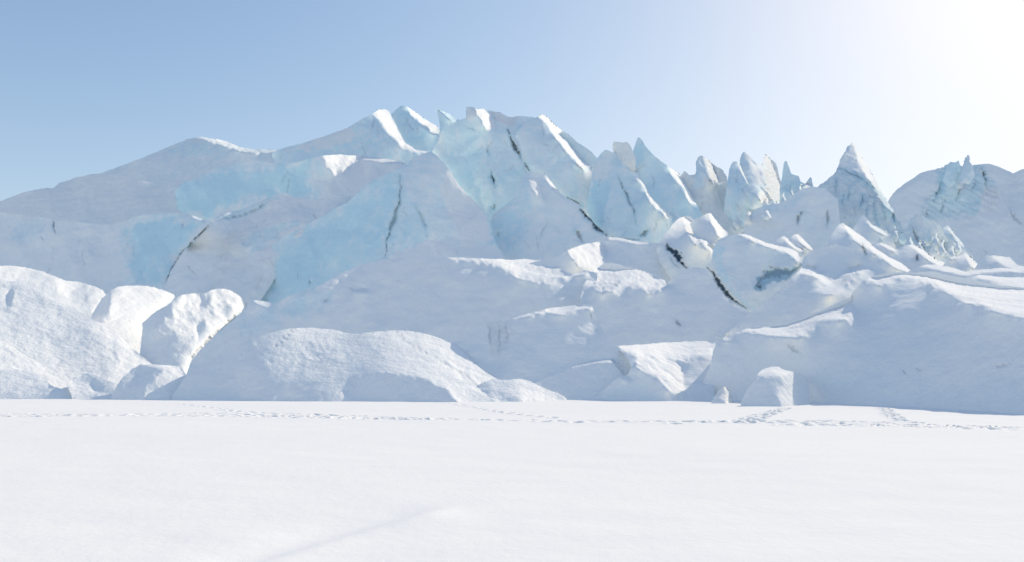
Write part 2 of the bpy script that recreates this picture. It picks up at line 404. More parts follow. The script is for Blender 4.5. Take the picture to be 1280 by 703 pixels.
# ------------------------------------------------------------------ the snow field and the slope under the ice
exec_ground = True
def ground():
    # rows by distance, finer where the trail crosses; columns by direction
    ys = [1.2]
    while ys[-1] < 95:
        y = ys[-1]
        ys.append(y + (.085 if 23 < y < 46 else max(.02, y*y/900)))
    ys = np.array(ys); us = np.linspace(-1.05, 1.05, 1500)
    Yg, U = np.meshgrid(ys, us, indexing='ij'); Xg = U*Yg
    P = np.stack([Xg.ravel(), Yg.ravel()], -1)
    z = .05*perlin(np.stack([P[:, 0]/9, P[:, 1]/6, P[:, 0]*0], -1)) + .012*perlin(np.stack([P[:, 0]/1.3, P[:, 1]/.8, P[:, 0]*0+3], -1))
    z += .004*perlin(np.stack([P[:, 0]/.35, P[:, 1]/.3, P[:, 0]*0+5], -1))*np.exp(-P[:, 1]/25)
    # wide shallow old track in the foreground
    old = [(x/1.0, y) for x, y in [pt(290, 712), pt(345, 690), pt(400, 668), pt(450, 655), pt(515, 646)]]
    d, _ = sdist(P, np.array(old), False)
    a_ = np.array(old); dv_ = (a_[-1]-a_[0])/np.hypot(*(a_[-1]-a_[0])); side = -((P[:, 0]-a_[0, 0])*(-dv_[1])+(P[:, 1]-a_[0, 1])*dv_[0])
    ln_ = (P[:, 0]-a_[0, 0])*dv_[0]+(P[:, 1]-a_[0, 1])*dv_[1]
    z += .065*np.tanh(side/.25)*np.exp(-(d/.5)**2)*smooth01((ln_+.3)/.6)
    # trails of boot prints
    rr = np.random.RandomState(3)
    trails = [([(-60, 522), (0, 521), (150, 520), (300, 521), (450, 523), (560, 525), (700, 528), (840, 527.5), (960, 529), (1100, 531), (1300, 536)], 2, .35),
              ([(-60, 518), (90, 518.5), (260, 517), (420, 521), (560, 524)], 3, 1.0),
              ([(230, 506), (300, 514), (420, 520)], 1, .5), ([(560, 505), (600, 512), (700, 524)], 1, .4),
              ([(930, 529), (950, 520), (975, 513), (983, 510)], 3, .28, 1.9), ([(1135, 529), (1118, 519), (1103, 510)], 2, .2, 2.0),
              ([(980, 531), (1100, 533.5), (1300, 538)], 3, .6), ([(840, 529), (1000, 527), (1120, 529)], 2, .6)]
    prints = []
    for tl, n, spread, *dp_ in trails:
        dp_ = dp_[0] if dp_ else 1.0
        W = np.array([pt(*p) for p in tl]); seg = np.hypot(*np.diff(W, axis=0).T); tot = seg.sum(); cum = np.r_[0, np.cumsum(seg)]
        for k in range(n):
            off0 = rr.uniform(-spread, spread)*.6; t = 0; side = 1
            while t < tot:
                x = np.interp(t, cum, W[:, 0]); y = np.interp(t, cum, W[:, 1])
                o = off0 + .35*math.sin(t*.35+k*2)*spread + side*.16 + rr.normal()*.07
                j = min(np.searchsorted(cum, t), len(W)-1); dr = W[j]-W[j-1]; dr = dr/np.hypot(*dr)
                prints.append((x-dr[1]*o, y+dr[0]*o, dr[0], dr[1], dp_)); side = -side; t += rr.uniform(.5, .72)
    nyy, nxx = Yg.shape; Zg = z.reshape(nyy, nxx); tr = np.zeros_like(Zg)
    for (x, y, dx, dy, dp_) in prints:
        if y < 2 or y > 90: continue
        i0, i1 = np.searchsorted(ys, [y-.6, y+.6]); u = x/y; du = .7/y
        j0, j1 = np.searchsorted(us, [u-du, u+du])
        if j1 <= j0 or i1 <= i0: continue
        ax = Xg[i0:i1, j0:j1]-x; ay = Yg[i0:i1, j0:j1]-y
        al = ax*dx+ay*dy; ac = -ax*dy+ay*dx; r2 = (al/.20)**2+(ac/.11)**2
        Zg[i0:i1, j0:j1] += dp_*-.105*np.exp(-r2**1.5) + .022*np.exp(-(np.sqrt(r2)-1.7)**2*5)
        tr[i0:i1, j0:j1] = np.maximum(tr[i0:i1, j0:j1], np.exp(-r2*.25))
    tr = tr.ravel()
    Zg *= (smooth01((1.05-np.abs(U))/.04)*smooth01((Yg-ys[0])/.6)*smooth01((ys[-1]-Yg)/2))
    V = np.stack([Xg.ravel(), Yg.ravel(), Zg.ravel()], -1)
    i, j = np.meshgrid(np.arange(nyy-1), np.arange(nxx-1), indexing='ij'); a = (i*nxx+j).ravel()
    Fc = np.stack([a, a+1, a+nxx+1, a+nxx], -1)
    VN = vnormals(V, Fc)
    lab = (tr[Fc].max(1) > .35)
    o = link_mesh('snow_field', V, Fc[~lab], {}, VN, M_SNOW); o['kind'] = 'structure'
    o = link_mesh('footpath', V, Fc[lab], {}, VN, M_SNOW); o['kind'] = 'structure'
    # rest of the plain, out to the horizon, joined to the rim of the near field
    Rg = 6000.0; a0, a1, b0, b1 = us[0]*ys[0], us[-1]*ys[0], us[0]*ys[-1], us[-1]*ys[-1]
    V = np.array([(-Rg, -Rg, 0), (Rg, -Rg, 0), (Rg, Rg, 0), (-Rg, Rg, 0), (a0, ys[0], 0), (a1, ys[0], 0), (b1, ys[-1], 0), (b0, ys[-1], 0)])
    Fc = np.array([[0, 1, 5, 4], [1, 2, 6, 5], [2, 3, 7, 6], [3, 0, 4, 7]])
    o = link_mesh('snow_plain', V, Fc, {}, None, M_SNOW); o['kind'] = 'structure'
def pt(px, py):
    xn, zn = tangents(px, py); y = EYE/-zn; return (xn*y, y)
ground()

def underslope():
    xs = np.linspace(-330, 420, 190); ys = np.linspace(58, 420, 150)
    Xg, Yg = np.meshgrid(xs, ys); u = Xg/Yg
    # elevation tangent of the buried glacier bed, below every visible crest
    z = np.interp(Yg, [58, 75, 95, 130, 170, 230, 420], [-3, -1, 2.0, 9, 20, 30, 30])
    z = z*np.interp(u, [-1.2, -.6, 0, .3, .5, .8, 1.2], [.6, .8, 1, .8, .62, .5, .5])
    z += 1.2*perlin(np.stack([Xg/25, Yg/25, Xg*0], -1))
    V = np.stack([Xg.ravel(), Yg.ravel(), z.ravel()], -1); ny, nx = Xg.shape
    i, j = np.meshgrid(np.arange(ny-1), np.arange(nx-1), indexing='ij'); a = (i*nx+j).ravel()
    Fc = np.stack([a, a+1, a+nx+1, a+nx], -1)
    o = link_mesh('terrain', V, Fc, dict(ice=np.full(len(V), .15), dirt_shade=np.zeros(len(V)), dark=np.zeros(len(V))), None, M_ICE); o['kind'] = 'structure'
underslope()
# BODIES
WALLS = 'walls of the upper ice fall'; FINS = 'ice fins along the skyline'; MOUNDS = 'snow mounds at the glacier foot'; RIDGES = 'small ridges at the right'
CAP = 'snow_cap'; FACE = 'ice_face'
# ---- far right mountain
body('mountain', '', '', [(1100,300),(1105,262),(1112,248),(1117,242),(1122,236.6),(1132,229),(1142,222),(1150,217),(1159,214),(1170,211.5),(1179,209),(1186,205),(1195,203.5),(1200,207),(1208,206),(1216,206.5),(1227,205),(1236,205),(1244,207),(1256,212),(1266,217),(1273,214),(1280,211),(1320,203),(1320,345),(1180,345),(1110,330)],
     [(1200,280,300)], (-.35,.9), kind='structure', ice=.12, dirt_shade=.04, rough=1.8, flute=.5, fdir=(-.5,1), jag=.45, lump=1.6,
     cracks=[([(1190,210),(1182,224),(1173,240),(1166,256)],5,8,.35),([(1210,214),(1205,228),(1197,246),(1192,256)],4,6,.4),([(1226,209),(1229,220),(1232,234)],6,6,.25),([(1199,236),(1194,252)],2.5,4,.4),([(1182,250),(1174,266)],3,5,.35),([(1218,225),(1214,240)],2.5,4,.25),([(1262,262),(1268,275),(1278,282)],3,3,.3),([(1160,262),(1156,274)],2.5,3,.3)],
     zones=[Z([(1230,206),(1245,207),(1262,216),(1262,300),(1240,290),(1235,240)],(-.05,.8)), Z([(1266,217),(1320,203),(1320,300),(1275,300),(1262,240)],(-.6,.9)),
            Z([(1176,206),(1200,203),(1226,204),(1240,222),(1250,246),(1240,264),(1205,272),(1175,275),(1155,282),(1152,266),(1166,240)],(-.2,.75),'ice_face',ice=.6,dirt_shade=.1,rough=3.2,flute=3.2,ft=7),
            Z([(1183,206),(1194,204),(1186,225),(1176,245),(1168,245),(1178,222)],(-1.0,.6),ice=.9),Z([(1206,206),(1214,206),(1208,232),(1198,246),(1198,230)],(.3,.9),ice=.3),
            Z([(1230,232),(1250,240),(1262,262),(1250,282),(1225,270)],(.1,1.3),ice=0)])
body('ice_spire', 'blunt twin-topped ice spike on the far mountain crest, left of its pointed neighbour', 'ice spire',
     [(1178,226),(1182,212),(1185,205),(1188,202),(1193,203),(1198,201),(1200,206),(1201,216),(1198,230),(1186,236)], [(1190,215,304)], (-.5,.6), ice=.7, dirt_shade=.06, rough=2.5, flute=1.2, jag=.5, tuck=8, tuckw=9, step=1.2)
body('ice_spire', 'pointed ice horn standing highest on the far mountain crest', 'ice spire',
     [(1199,228),(1201,212),(1204,203),(1207,197),(1210,193),(1211.5,196),(1213,203),(1216,208),(1219,220),(1212,232)], [(1209,212,302)], (.0,.6), ice=.55, dirt_shade=.08, rough=2.5, flute=1.2, jag=.5, tuck=8, tuckw=9, step=1.2)
# ---- skyline, left to right
body('ice_ridge', 'pale grey ridge rising to a rounded top at far left skyline', 'ice ridge',
     [(95,245),(110,225),(125,217),(171,200),(205,186),(236,173.5),(250,171),(284,177),(301,184),(320,187),(352,187),(375,205),(340,245),(230,262),(120,262)],
     [(220,215,240)], (-.1,.9), group=WALLS, ice=.3, dirt_shade=.06, rough=1.2, jag=.4,
     zones=[Z([(205,190),(236,176),(262,180),(300,190),(280,200),(240,195)],(-.2,.7),ice=.55),Z([(246,171),(284,177),(320,187),(352,187),(350,191),(318,191),(300,188),(265,177)],(1.0,1.5),CAP,rough=2.2,ft=1)])
body('ice_ridge', 'weathered grey slope sinking to the left edge below the rounded skyline top', 'ice ridge',
     [(-40,272),(-30,262),(0,252),(28,241),(50,236),(67,235),(74,229),(95,222),(114,218),(125,217),(142,217),(159,219),(172,224),(185,227),(205,229),(227,227),(250,222),(262,235),(268,265),(255,288),(180,298),(62,300),(-40,295)],
     [(130,250,205)], (-.15,.9), group=WALLS, ice=.12, dirt_shade=.08, rough=1.6, flute=.35, fdir=(1,.15), jag=.4)
body('ice_wall', 'pale domed ice shoulder with a sunlit crusty right rim on the skyline', 'ice wall',
     [(340,192),(352,186),(385,177),(412,168),(434,160),(456,147),(468,141),(475,137),(481,136.5),(486,139),(491,148),(498,162),(505,177),(519,187),(536,190),(546,200),(520,222),(430,222),(345,222)],
     [(450,180,228)], (-.15,.7), group=WALLS, ice=.6, rough=1.12, jag=.35,
     zones=[Z([(385,177),(434,160),(446,170),(430,182),(380,190),(350,192)],None,ice=.15,dirt_shade=.08),Z([(467,143),(475,137),(484,137),(491,148),(505,177),(519,187),(536,191),(519,191),(503,185),(490,170),(479,157)],(1.2,1.4),CAP,rough=3,ice=0,ft=1.2)])
body('serac', 'smooth triangular ice peak with a bright snowy right edge, highest point left of centre', 'serac',
     [(484,150),(489,143),(495,137),(501,132),(508,133),(516,138),(525,144),(536,152),(547,158),(553,170),(553,195),(540,206),(515,200),(498,182)],
     [(515,170,264)], (-.2,.5), group=FINS, ice=.75, rough=0.78, jag=.35, lump=.5,
     zones=[Z([(507,132),(525,144),(547,158),(551,168),(541,168),(527,157),(514,143)],(1.2,1.3),CAP,rough=2.5,ice=.1,ft=1.2)])
body('serac', 'small hooked ice horn between the triangular peak and the central wall', 'serac',
     [(544,137),(549,137.5),(556,140),(563,143),(574,150),(584,165),(570,185),(546,182),(550,160),(548,146)],
     [(560,160,258)], (-.3,.5), group=FINS, ice=.7, jag=.3, rough=1.12, zones=[Z([(548,136),(563,142),(574,150),(564,149),(555,143)],(1.1,1.4),CAP,rough=2,ft=1)])
body('ice_wall', 'tall pale blue central ice wall with a crusty crown and a dark slit', 'ice wall',
     [(536,196),(546,180),(551,165),(559,157),(568,153),(576,150),(582,148),(582.5,134),(588,133.5),(597,136),(605,136),(613,138.5),(624,140),(634,146),(640,147),(648,145),(656,145.6),(675,148),(684,175),(676,225),(665,250),(648,275),(625,300),(600,290),(585,262),(560,225)],
     [(610,200,196)], (-.2,.5), group=WALLS, ice=.55, rough=1.12, jag=.4, lump=1.3,
     cracks=[([(615,216),(617,224),(619.5,233)],4.5,8,.75),([(636,162),(640,173),(645,188),(651,199)],3.2,8,.8),([(617,255),(618,262)],2.5,5,.5),([(610,186),(611,194)],1.6,3,.2)],
     zones=[Z([(583,148),(600,165),(603,190),(596,215),(608,250),(600,262),(570,225),(552,200),(556,160)],(-.55,.5),ice=.75),
            Z([(583,134),(596,136),(592,150),(583,150)],(-.9,.8),ice=.1,dirt_shade=.1),
            Z([(612,138),(634,146),(650,146),(640,158),(618,152)],(-.1,.9),ice=.05,dirt_shade=.15,rough=1.3),
            Z([(594,136),(606,138),(615,143),(622,152),(616,160),(609,163),(603,153)],(1.2,1.4),CAP,rough=3,ice=0,ft=1.2),
            Z([(625,220),(655,205),(665,215),(650,250),(625,262),(612,262)],(.1,.5),ice=.7)])
body('serac', 'dim blue shoulder peeking out behind the crusty rim right of the central wall', 'serac',
     [(696,170),(703,164),(711,168),(720,177),(731,184),(739.5,190),(751,203),(756,222),(740,225),(718,205)], [(725,190,206)], (-.3,.5), group=FINS, ice=.6, dirt_shade=.05, jag=.3, rough=1.12)
body('ice_wall', 'broad leaning ice slab whose right rim is a band of bright crusty snow', 'ice wall',
     [(640,177),(646,165),(655,155),(668,149),(672,145),(677,143),(683,145),(688,151),(697,159),(705,165.5),(712,175),(722,186),(731,197),(739,210),(748,222),(756,250),(750,280),(738,285),(715,268),(695,248),(680,232),(663,220),(648,200)],
     [(690,205,186)], (-.15,.55), group=WALLS, ice=.5, rough=1.12, jag=.35,
     cracks=[([(640,178),(644,190),(649,199),(656,206),(663,214)],3.2,7,.85),([(702,247),(716,250),(727,257)],2.5,4,.6)],
     zones=[Z([(673,145),(678,142.5),(688,151),(705,165.5),(720,182),(737,207),(729,212),(718,200),(707,186),(694,172),(683,155)],(1.2,1.4),CAP,rough=3,ice=0,ft=1.2),
            Z([(720,215),(745,215),(748,260),(735,268),(722,255)],(.0,.7),ice=.15)])
body('serac', 'jagged little grey horn behind the blue block at mid skyline', 'serac',
     [(765,180),(767,177.5),(776,178),(785,177.5),(789,184),(795,200),(795,215),(772,212),(768,195)], [(780,195,176)], (-.3,.6), group=FINS, ice=.2, dirt_shade=.15, jag=.5, rough=1.5)
body('serac', 'tall shark fin of blue ice with a needle tip beside the blue block', 'serac',
     [(788,215),(791,190),(794,180),(796.5,174),(799,171.5),(803,176),(806,182),(811,188),(818,195),(825,201),(832,206),(839,211),(848,216),(853,222),(858,230),(862,238),(866,246),(869,252),(878,268),(884,290),(862,305),(825,285),(800,245)],
     [(825,230,176)], (-.2,.5), group=FINS, ice=.7, rough=0.95, jag=.35,
     zones=[Z([(833,208),(842,211),(850,217),(862,236),(871,256),(864,254),(854,238),(845,226)],(.9,1.2),CAP,rough=2.5,ice=.05,ft=1.5),
            Z([(790,195),(797,176),(803,180),(803,200),(795,210)],(-.5,.5),ice=.95)])
body('serac', 'upright block of pale blue ice with a turquoise left corner and crusty right slope', 'serac',
     [(733,262),(736,245),(739,225),(742,212),(747,198),(752,191),(757,187.5),(765,190),(776.5,192.5),(784,196),(791,202.5),(797,208),(802,214),(809,222),(816,231),(825,239),(833,245),(845,252),(857,260),(864,278),(855,300),(815,318),(770,318),(750,300)],
     [(785,245,168)], (-.1,.5), group=WALLS, ice=.6, rough=1.12, jag=.35,
     cracks=[([(773,218),(777,232),(784,246),(793,262),(797,282)],1.8,4,.45),([(812,286),(805,292),(798,296)],4,4,.5),([(754,295),(775,299),(800,300)],2,3,.3),([(784,246),(783,236)],1.2,2,.3)],
     zones=[Z([(742,225),(750,228),(759,226),(761,245),(754,270),(750,285),(738,268),(734,255)],(-1.1,.4),FACE,ice=1.4,ft=3),
            Z([(739,212),(748,196),(757,188),(766,192),(762,210),(760,225),(742,226)],(-.7,.6),ice=.3),
            Z([(778,193),(791,203),(802,214),(816,231),(833,245),(857,260),(848,268),(838,274),(828,268),(813,250),(801,230),(790,212)],(1.1,1.3),CAP,rough=3,ice=0,ft=2)])
body('serac', 'craggy grey horn with a rubbly sunlit cheek, first in the right-hand row', 'serac',
     [(850,222),(855,214),(862,218),(869,218.5),(870,202.5),(873,197),(876,194.5),(881,197),(887.5,200),(892,206),(896,209.6),(900,210),(904.5,214),(908,221),(910,232),(920,248),(935,262),(945,290),(920,312),(885,300),(866,268)],
     [(890,240,186)], (-.2,.7), group=FINS, ice=.2, dirt_shade=.16, rough=3.2, flute=1.2, jag=1.1,
     zones=[Z([(870,203),(876,196),(881,205),(884,222),(876,235),(868,235)],(-.5,.5),ice=.5,dirt_shade=.02,rough=1.12),Z([(881,199),(888,204),(893,215),(899,229),(893,233),(886,222)],(1.0,1.2),CAP,rough=4,ice=0),
            Z([(880,235),(905,235),(915,255),(905,275),(880,268)],(.1,1.0),ice=0,rough=1.5)])
body('serac', 'split ice tooth with a sunlit notch and dark rubbly right side', 'serac',
     [(924,215),(925,204),(926,196),(929,190),(931,189.3),(938,196),(942,201),(947,205),(953,206),(955,194),(957,192.5),(961,196),(966,201),(971,205),(974,219.5),(977,228),(980,240),(984,258),(965,268),(940,262),(930,240)],
     [(950,225,190)], (-.1,.6), group=FINS, ice=.5, rough=2.0, flute=.6, jag=.9,
     zones=[Z([(930,190),(945,205),(953,208),(955,230),(945,228),(936,205)],(.4,.9),ice=.1),
            Z([(955,193),(966,201),(974,220),(980,246),(970,255),(955,255),(948,243),(958,232),(954,212)],(1.0,1.2),CAP,rough=6,k=1.4,ice=0,dirt_shade=.25,ft=2),
            Z([(950,233),(958,240),(964,254),(955,257),(946,245)],(.9,1.4),rough=3,dirt_shade=0)])
body('serac', 'thin pale ice spire beside the dark rubbly tooth', 'serac',
     [(975,235),(978,218),(980,205),(982,200.5),(984,203),(987,212),(989,217),(994,219),(998,220),(1001,227),(1008,231),(1014,236),(1018,248),(1005,262),(985,266),(974,252)],
     [(992,240,192)], (-.2,.7), group=FINS, ice=.7, rough=1.5, flute=.6, jag=.4)
body('serac', 'tiny pointed ice tip in the dip before the sharp peak', 'serac',
     [(1003,236),(1007,229),(1010,225),(1012,221.5),(1014,222.5),(1015.5,230),(1018,236),(1022,246),(1005,248)], [(1012,235,178)], (-.2,.8), group=FINS, ice=.3, dirt_shade=.1, rough=2, jag=.5,
     zones=[Z([(1003,232),(1010,232),(1018,240),(1006,238)],(.7,1.4),rough=3)])
body('serac', 'pair of rounded blue fins with a pale lit back edge', 'serac',
     [(906,250),(909,230),(911,214),(914,205),(917,202),(921,202),(927,207),(932,214),(936,222),(942,229),(949,237),(952,252),(952,275),(940,295),(915,295),(904,270)],
     [(928,250,180)], (-.2,.5), group=FINS, ice=.6, rough=1.29, jag=.35, cracks=[([(921,218),(920,228)],1.5,3,.3),([(942,262),(940,274)],1.5,3,.3)],
     zones=[Z([(922,202),(928,208),(936,221),(949,237),(946,241),(936,232),(928,218)],(1.0,1.3),CAP,rough=1.5,ice=.1,ft=1.5),Z([(931,236),(936,240),(943,250),(940,252),(933,243)],(.9,1.3),CAP,ice=.1,ft=1)])
body('serac', 'sharp pointed grey peak standing alone against the sky at right', 'serac',
     [(1012,245),(1022,233),(1034,225),(1040,219),(1045,212.5),(1048,206),(1050,200),(1054,192),(1058,185.5),(1062,181),(1065,178),(1067,177.5),(1070,182),(1073,189),(1076.6,195),(1081,202),(1085,208),(1090,217),(1094,225),(1098,233),(1102,239.5),(1111,253.7),(1119,268),(1128,285),(1142,310),(1110,330),(1060,322),(1025,315),(1010,280)],
     [(1065,240,160)], (-.35,.6), group=FINS, ice=.45, dirt_shade=.12, rough=3.6, flute=2.0, jag=.9,
     cracks=[([(1047,211),(1055,213),(1064,218),(1079.5,226.7),(1096.5,242),(1108,254)],1.9,4,.6),([(1034,256),(1035,266),(1033,278),(1038,287)],3.2,4,.5),([(1078,245),(1076,262)],2.4,4,.4),([(1095,250),(1094,268),(1098,282)],3,5,.45),([(1062,238),(1060,250)],2,3,.35),([(1112,262),(1118,278)],3.5,5,.5),([(1045,225),(1044,240)],1.8,3,.3),([(1105,258),(1107,274)],2,4,.4),([(1084,262),(1083,275)],2,4,.35),([(1054,245),(1053,256)],1.6,3,.3)],
     zones=[Z([(1050,200),(1065,178),(1070,182),(1085,208),(1094,226),(1080,224),(1064,215),(1048,209)],(.15,.8),ice=.15,flute=.5,dirt_shade=0),
            Z([(1066,178),(1070,181),(1081,201),(1098,232),(1118,267),(1105,258),(1090,232),(1078,212)],(.45,1.1),CAP,ice=.05,rough=2,flute=.3,ft=2),
            Z([(1040,225),(1090,235),(1120,275),(1105,290),(1060,270),(1035,260)],None,ice=.35,dirt_shade=.15)])
body('snow_slope', 'smooth shaded saddle between the blue fins and the sharp peak', 'snow slope',
     [(925,300),(932,275),(944,262),(958,256),(972,255),(984,250),(995,242),(1004,236),(1014,233),(1030,235),(1048,250),(1052,300),(1040,340),(960,345),(925,330)],
     [(985,290,152)], (-.35,.8), ice=.2, rough=1.63, jag=.4, lump=1.3, cracks=[([(1004,264),(999,271),(998,281)],3,4,.5),([(942,262),(936,278),(933,284)],3,3,.3),([(1035,262),(1033,284)],3,4,.4),([(930,292),(918,290)],2,3,.3)],
     zones=[Z([(950,258),(985,250),(1000,240),(1008,243),(990,258),(960,268)],(-.1,1.0),ice=.4),Z([(1000,262),(1018,258),(1016,290),(1004,290)],(.1,.7),ice=.3)])
# ---- main walls
body('ice_wall', 'concave turquoise ice wall under a thin snowy lip at upper left', 'ice wall',
     [(218,240),(228,229),(240,225),(256,217),(273,208),(300,203),(320,201),(345,204),(368,204),(385,199),(405,194),(425,193),(440,194.5),(462,194),(480,198),(502,202),(520,212),(512,235),(470,256),(440,268),(380,272),(337,276),(300,285),(262,288),(240,280),(222,262)],
     [(340,230,192)], (-.25,.6), group=WALLS, ice=.25, rough=1.46, jag=.35, lump=1.2,
     zones=[Z([(205,232),(275,214),(330,206),(385,203),(400,212),(380,226),(392,240),(365,250),(337,245),(300,254),(265,270),(215,270)],(-.1,.35),FACE,ice=0.99,rough=1.1,ft=28),
            Z([(450,196),(502,203),(512,212),(470,232),(430,250),(400,250),(410,222),(430,212)],(-.3,1.0),ice=.05,dirt_shade=.05,rough=1.4),
            Z([(405,194),(425,193),(451,197),(444,206),(428,214),(417,219),(406,209)],(1.3,1.5),CAP,rough=4,ice=0,ft=1.5),
            Z([(451,196),(480,198),(505,203),(500,205),(478,202),(452,199)],(1.1,1.6),CAP,rough=2,ice=0,ft=1)])
body('ice_wall', 'huge smooth pale blue face split by a thin winding crack', 'ice wall',
     [(275,372),(285,350),(300,338),(320,322),(337,310),(352,298),(377,285),(392,276),(408,268),(420,260),(434,254),(445,243),(454,234),(466,226),(479,219.5),(492,213),(505,209),(519,197),(529,192),(539,189.5),(548,196),(556,205),(566,220),(576,234),(590,249),(604,262),(612,274),(618,300),(640,335),(600,360),(540,372),(470,372),(430,385),(340,405),(280,400)],
     [(450,310,152)], (-.25,.55), group=WALLS, ice=.65, rough=0.86, jag=.35, lump=1.4,
     cracks=[([(499,218),(502,234),(498,257),(493,273),(488,288),(483,303),(482,322)],2.4,5,.4),([(517,255),(526,268),(531,283),(534,296)],1.6,3,.22),([(388,350),(386,358)],2,3,.3)],
     zones=[Z([(498,214),(519,197),(539,190),(556,205),(604,262),(618,300),(600,322),(540,322),(530,290),(520,255),(505,235)],(.12,.6),ice=.4,rough=1.29),
            Z([(560,210),(604,262),(614,300),(580,305),(560,270),(552,235)],(.3,.85),ice=.1,dirt_shade=.03,rough=1.2),
            Z([(340,320),(420,272),(470,240),(495,225),(496,260),(480,310),(420,345),(350,372),(300,372),(290,360)],(-.3,.4),FACE,ice=0.85,rough=1.1,ft=28),
            Z([(480,322),(540,300),(620,305),(640,335),(560,345),(480,345)],(-.1,1.2),ice=.1)])
body('ice_wall', 'lumpy grey snow-dusted slope right of the long diagonal crack', 'ice wall',
     [(192,375),(204,362),(213,340),(228,316),(240,301),(250,291),(260,281),(268,273),(285,266),(300,262),(320,254),(337,247),(357,242),(375,247),(391,250),(412,248),(434,246),(448,245),(440,262),(425,278),(400,297),(375,315),(350,340),(330,370),(310,395),(250,395)],
     [(300,310,161)], (-.2,.8), group=WALLS, ice=.1, dirt_shade=.06, rough=2.1, lump=1.8, jag=.4, flute=.35, fdir=(1,.5),
     tuck=22, tuckw=26, tuckx=(285, 999), zones=[Z([(185,385),(205,350),(262,272),(292,272),(275,310),(255,400)],(.4,.85),k=0,ft=16,dirt_shade=0),Z([(268,273),(337,247),(360,243),(350,256),(310,270),(280,278)],(-.1,.6),ice=.55),Z([(300,305),(330,285),(365,275),(372,282),(345,300),(315,318)],(-.3,.6),ice=.5),
            Z([(340,250),(430,249),(420,258),(370,275),(320,285),(290,285)],(.0,1.1),ice=0)],
     cracks=[([(272,276),(300,271),(320,262),(337,252)],1.6,3,.3)])
body('ice_wall', 'wide pale wall at the left edge, turquoise toward the long diagonal crack', 'ice wall',
     [(-40,270),(0,266),(30,269),(62,273),(85,276),(105,279),(128,281),(153,278),(168,272),(182,268),(210,266),(235,268),(256,274),(268,277),(262,284),(251,294),(241,305),(230,320),(220,336),(213,350),(208,368),(190,382),(130,390),(60,385),(-40,370)],
     [(110,320,160),(220,320,161)], (-.12,.6), group=WALLS, ice=.15, rough=1.63, jag=.35, lump=1.2, dirt_shade=.02,
     tuck=0, cracks=[([(265,279),(251,292),(241,303),(229,318),(217,336),(210,350),(206,364)],3.0,6,.5),([(67,277),(68,284),(71,292)],2.4,4,.5),([(232,276),(225,290)],1.4,2,.2)],
     zones=[Z([(158,285),(185,271),(215,269),(258,277),(245,294),(222,325),(205,360),(160,358),(160,320)],(-.3,.4),FACE,ice=0.90,rough=1.1,ft=28),
            Z([(20,275),(60,278),(60,300),(30,310),(10,300)],None,ice=.4,ft=8),Z([(240,269),(256,273),(253,277),(244,276)],(1,1.5),CAP,rough=2,ft=1)])
body('ice_wall', 'low triangular ice face with a pale crest left of the dark diagonal gash', 'ice wall',
     [(606,310),(608,292),(613,278),(618,266),(630,258),(640,250),(645,238),(650,226),(654,218),(658,214.5),(666,215),(675,216),(682.6,219.5),(688,226),(694,234),(702.6,244),(714,250),(725,256.5),(733,268),(745,282),(758,292),(772,302),(770,325),(700,340),(640,345),(610,335)],
     [(680,275,160)], (-.2,.7), group=WALLS, ice=.3, rough=1.0, jag=.4, lump=1.2,
     cracks=[([(725,262),(732,270),(742,277),(748,286),(758,294)],6,9,.95),([(719,287),(724,293),(727,302)],2.5,4,.5),([(622,288),(623,296)],1.8,3,.4),([(618,306),(621,311)],3,3,.5)],
     zones=[Z([(612,285),(620,266),(642,250),(655,220),(665,240),(660,285),(640,305),(614,305)],(-.4,.5),FACE,ice=.65,ft=14,rough=0.95),
            Z([(682,219.5),(688,225),(694,233),(702.6,243),(712,249),(703,248),(692,238),(684,226)],(1.1,1.5),CAP,rough=1.5,ice=0,ft=1),
            Z([(662,226),(674,222),(676,236),(682,250),(672,248),(664,240)],(.5,1.2),rough=2,ice=0)])
# ---- middle
body('snow_mound', 'snowy hump below the dark gash with a small crusty lit fan', 'snow mound',
     [(636,345),(650,333),(675,326),(700,319),(711,312),(730,305),(745,303),(757,302),(762,296.5),(776,297.5),(790,301),(806,303.5),(830,304),(848,320),(856,350),(840,375),(760,365),(700,365),(650,360)],
     [(745,330,116)], (-.25,.9), ice=.08, rough=1.46, jag=.35, lump=1.1,
     zones=[Z([(711,313),(722,307),(740,305),(756,305),(757,318),(750,328),(742,336),(728,334),(719,328),(716,320)],(.9,1.5),CAP,rough=3.5,flute=.7,ice=0,ft=1.5),Z([(760,297),(776,297.5),(790,301),(818,304.5),(800,306),(778,301.5),(762,300)],(.8,1.9),CAP,ft=1)])
body('ice_block', 'sunlit crusty boulder of ice above the forked black crack', 'ice block',
     [(820,312),(826,302),(832,292),(839,283.5),(845,276),(850.5,272),(855,270),(862,271),(867,275),(873,279),(885,287),(896,292),(908,293),(912,305),(905,330),(900,352),(865,362),(840,352),(826,330)],
     [(865,310,110)], (-.3,.8), ice=.15, rough=1.3, jag=.5, lump=1.0,
     cracks=[([(832,304),(835,311),(842,315),(848,320),(851,328),(858,335)],6,7,1.0),([(838,320),(842,330),(852,336)],1.6,2,.25)],
     zones=[Z([(853,270),(862,271),(873,279),(890,289),(908,294),(903,303),(896,310),(888,303),(876,304),(866,303),(857,290),(852,280)],(1.0,1.4),CAP,rough=3.5,ice=0,ft=2),Z([(882,305),(892,308),(889,315),(880,311)],(.8,1.5),rough=3)])
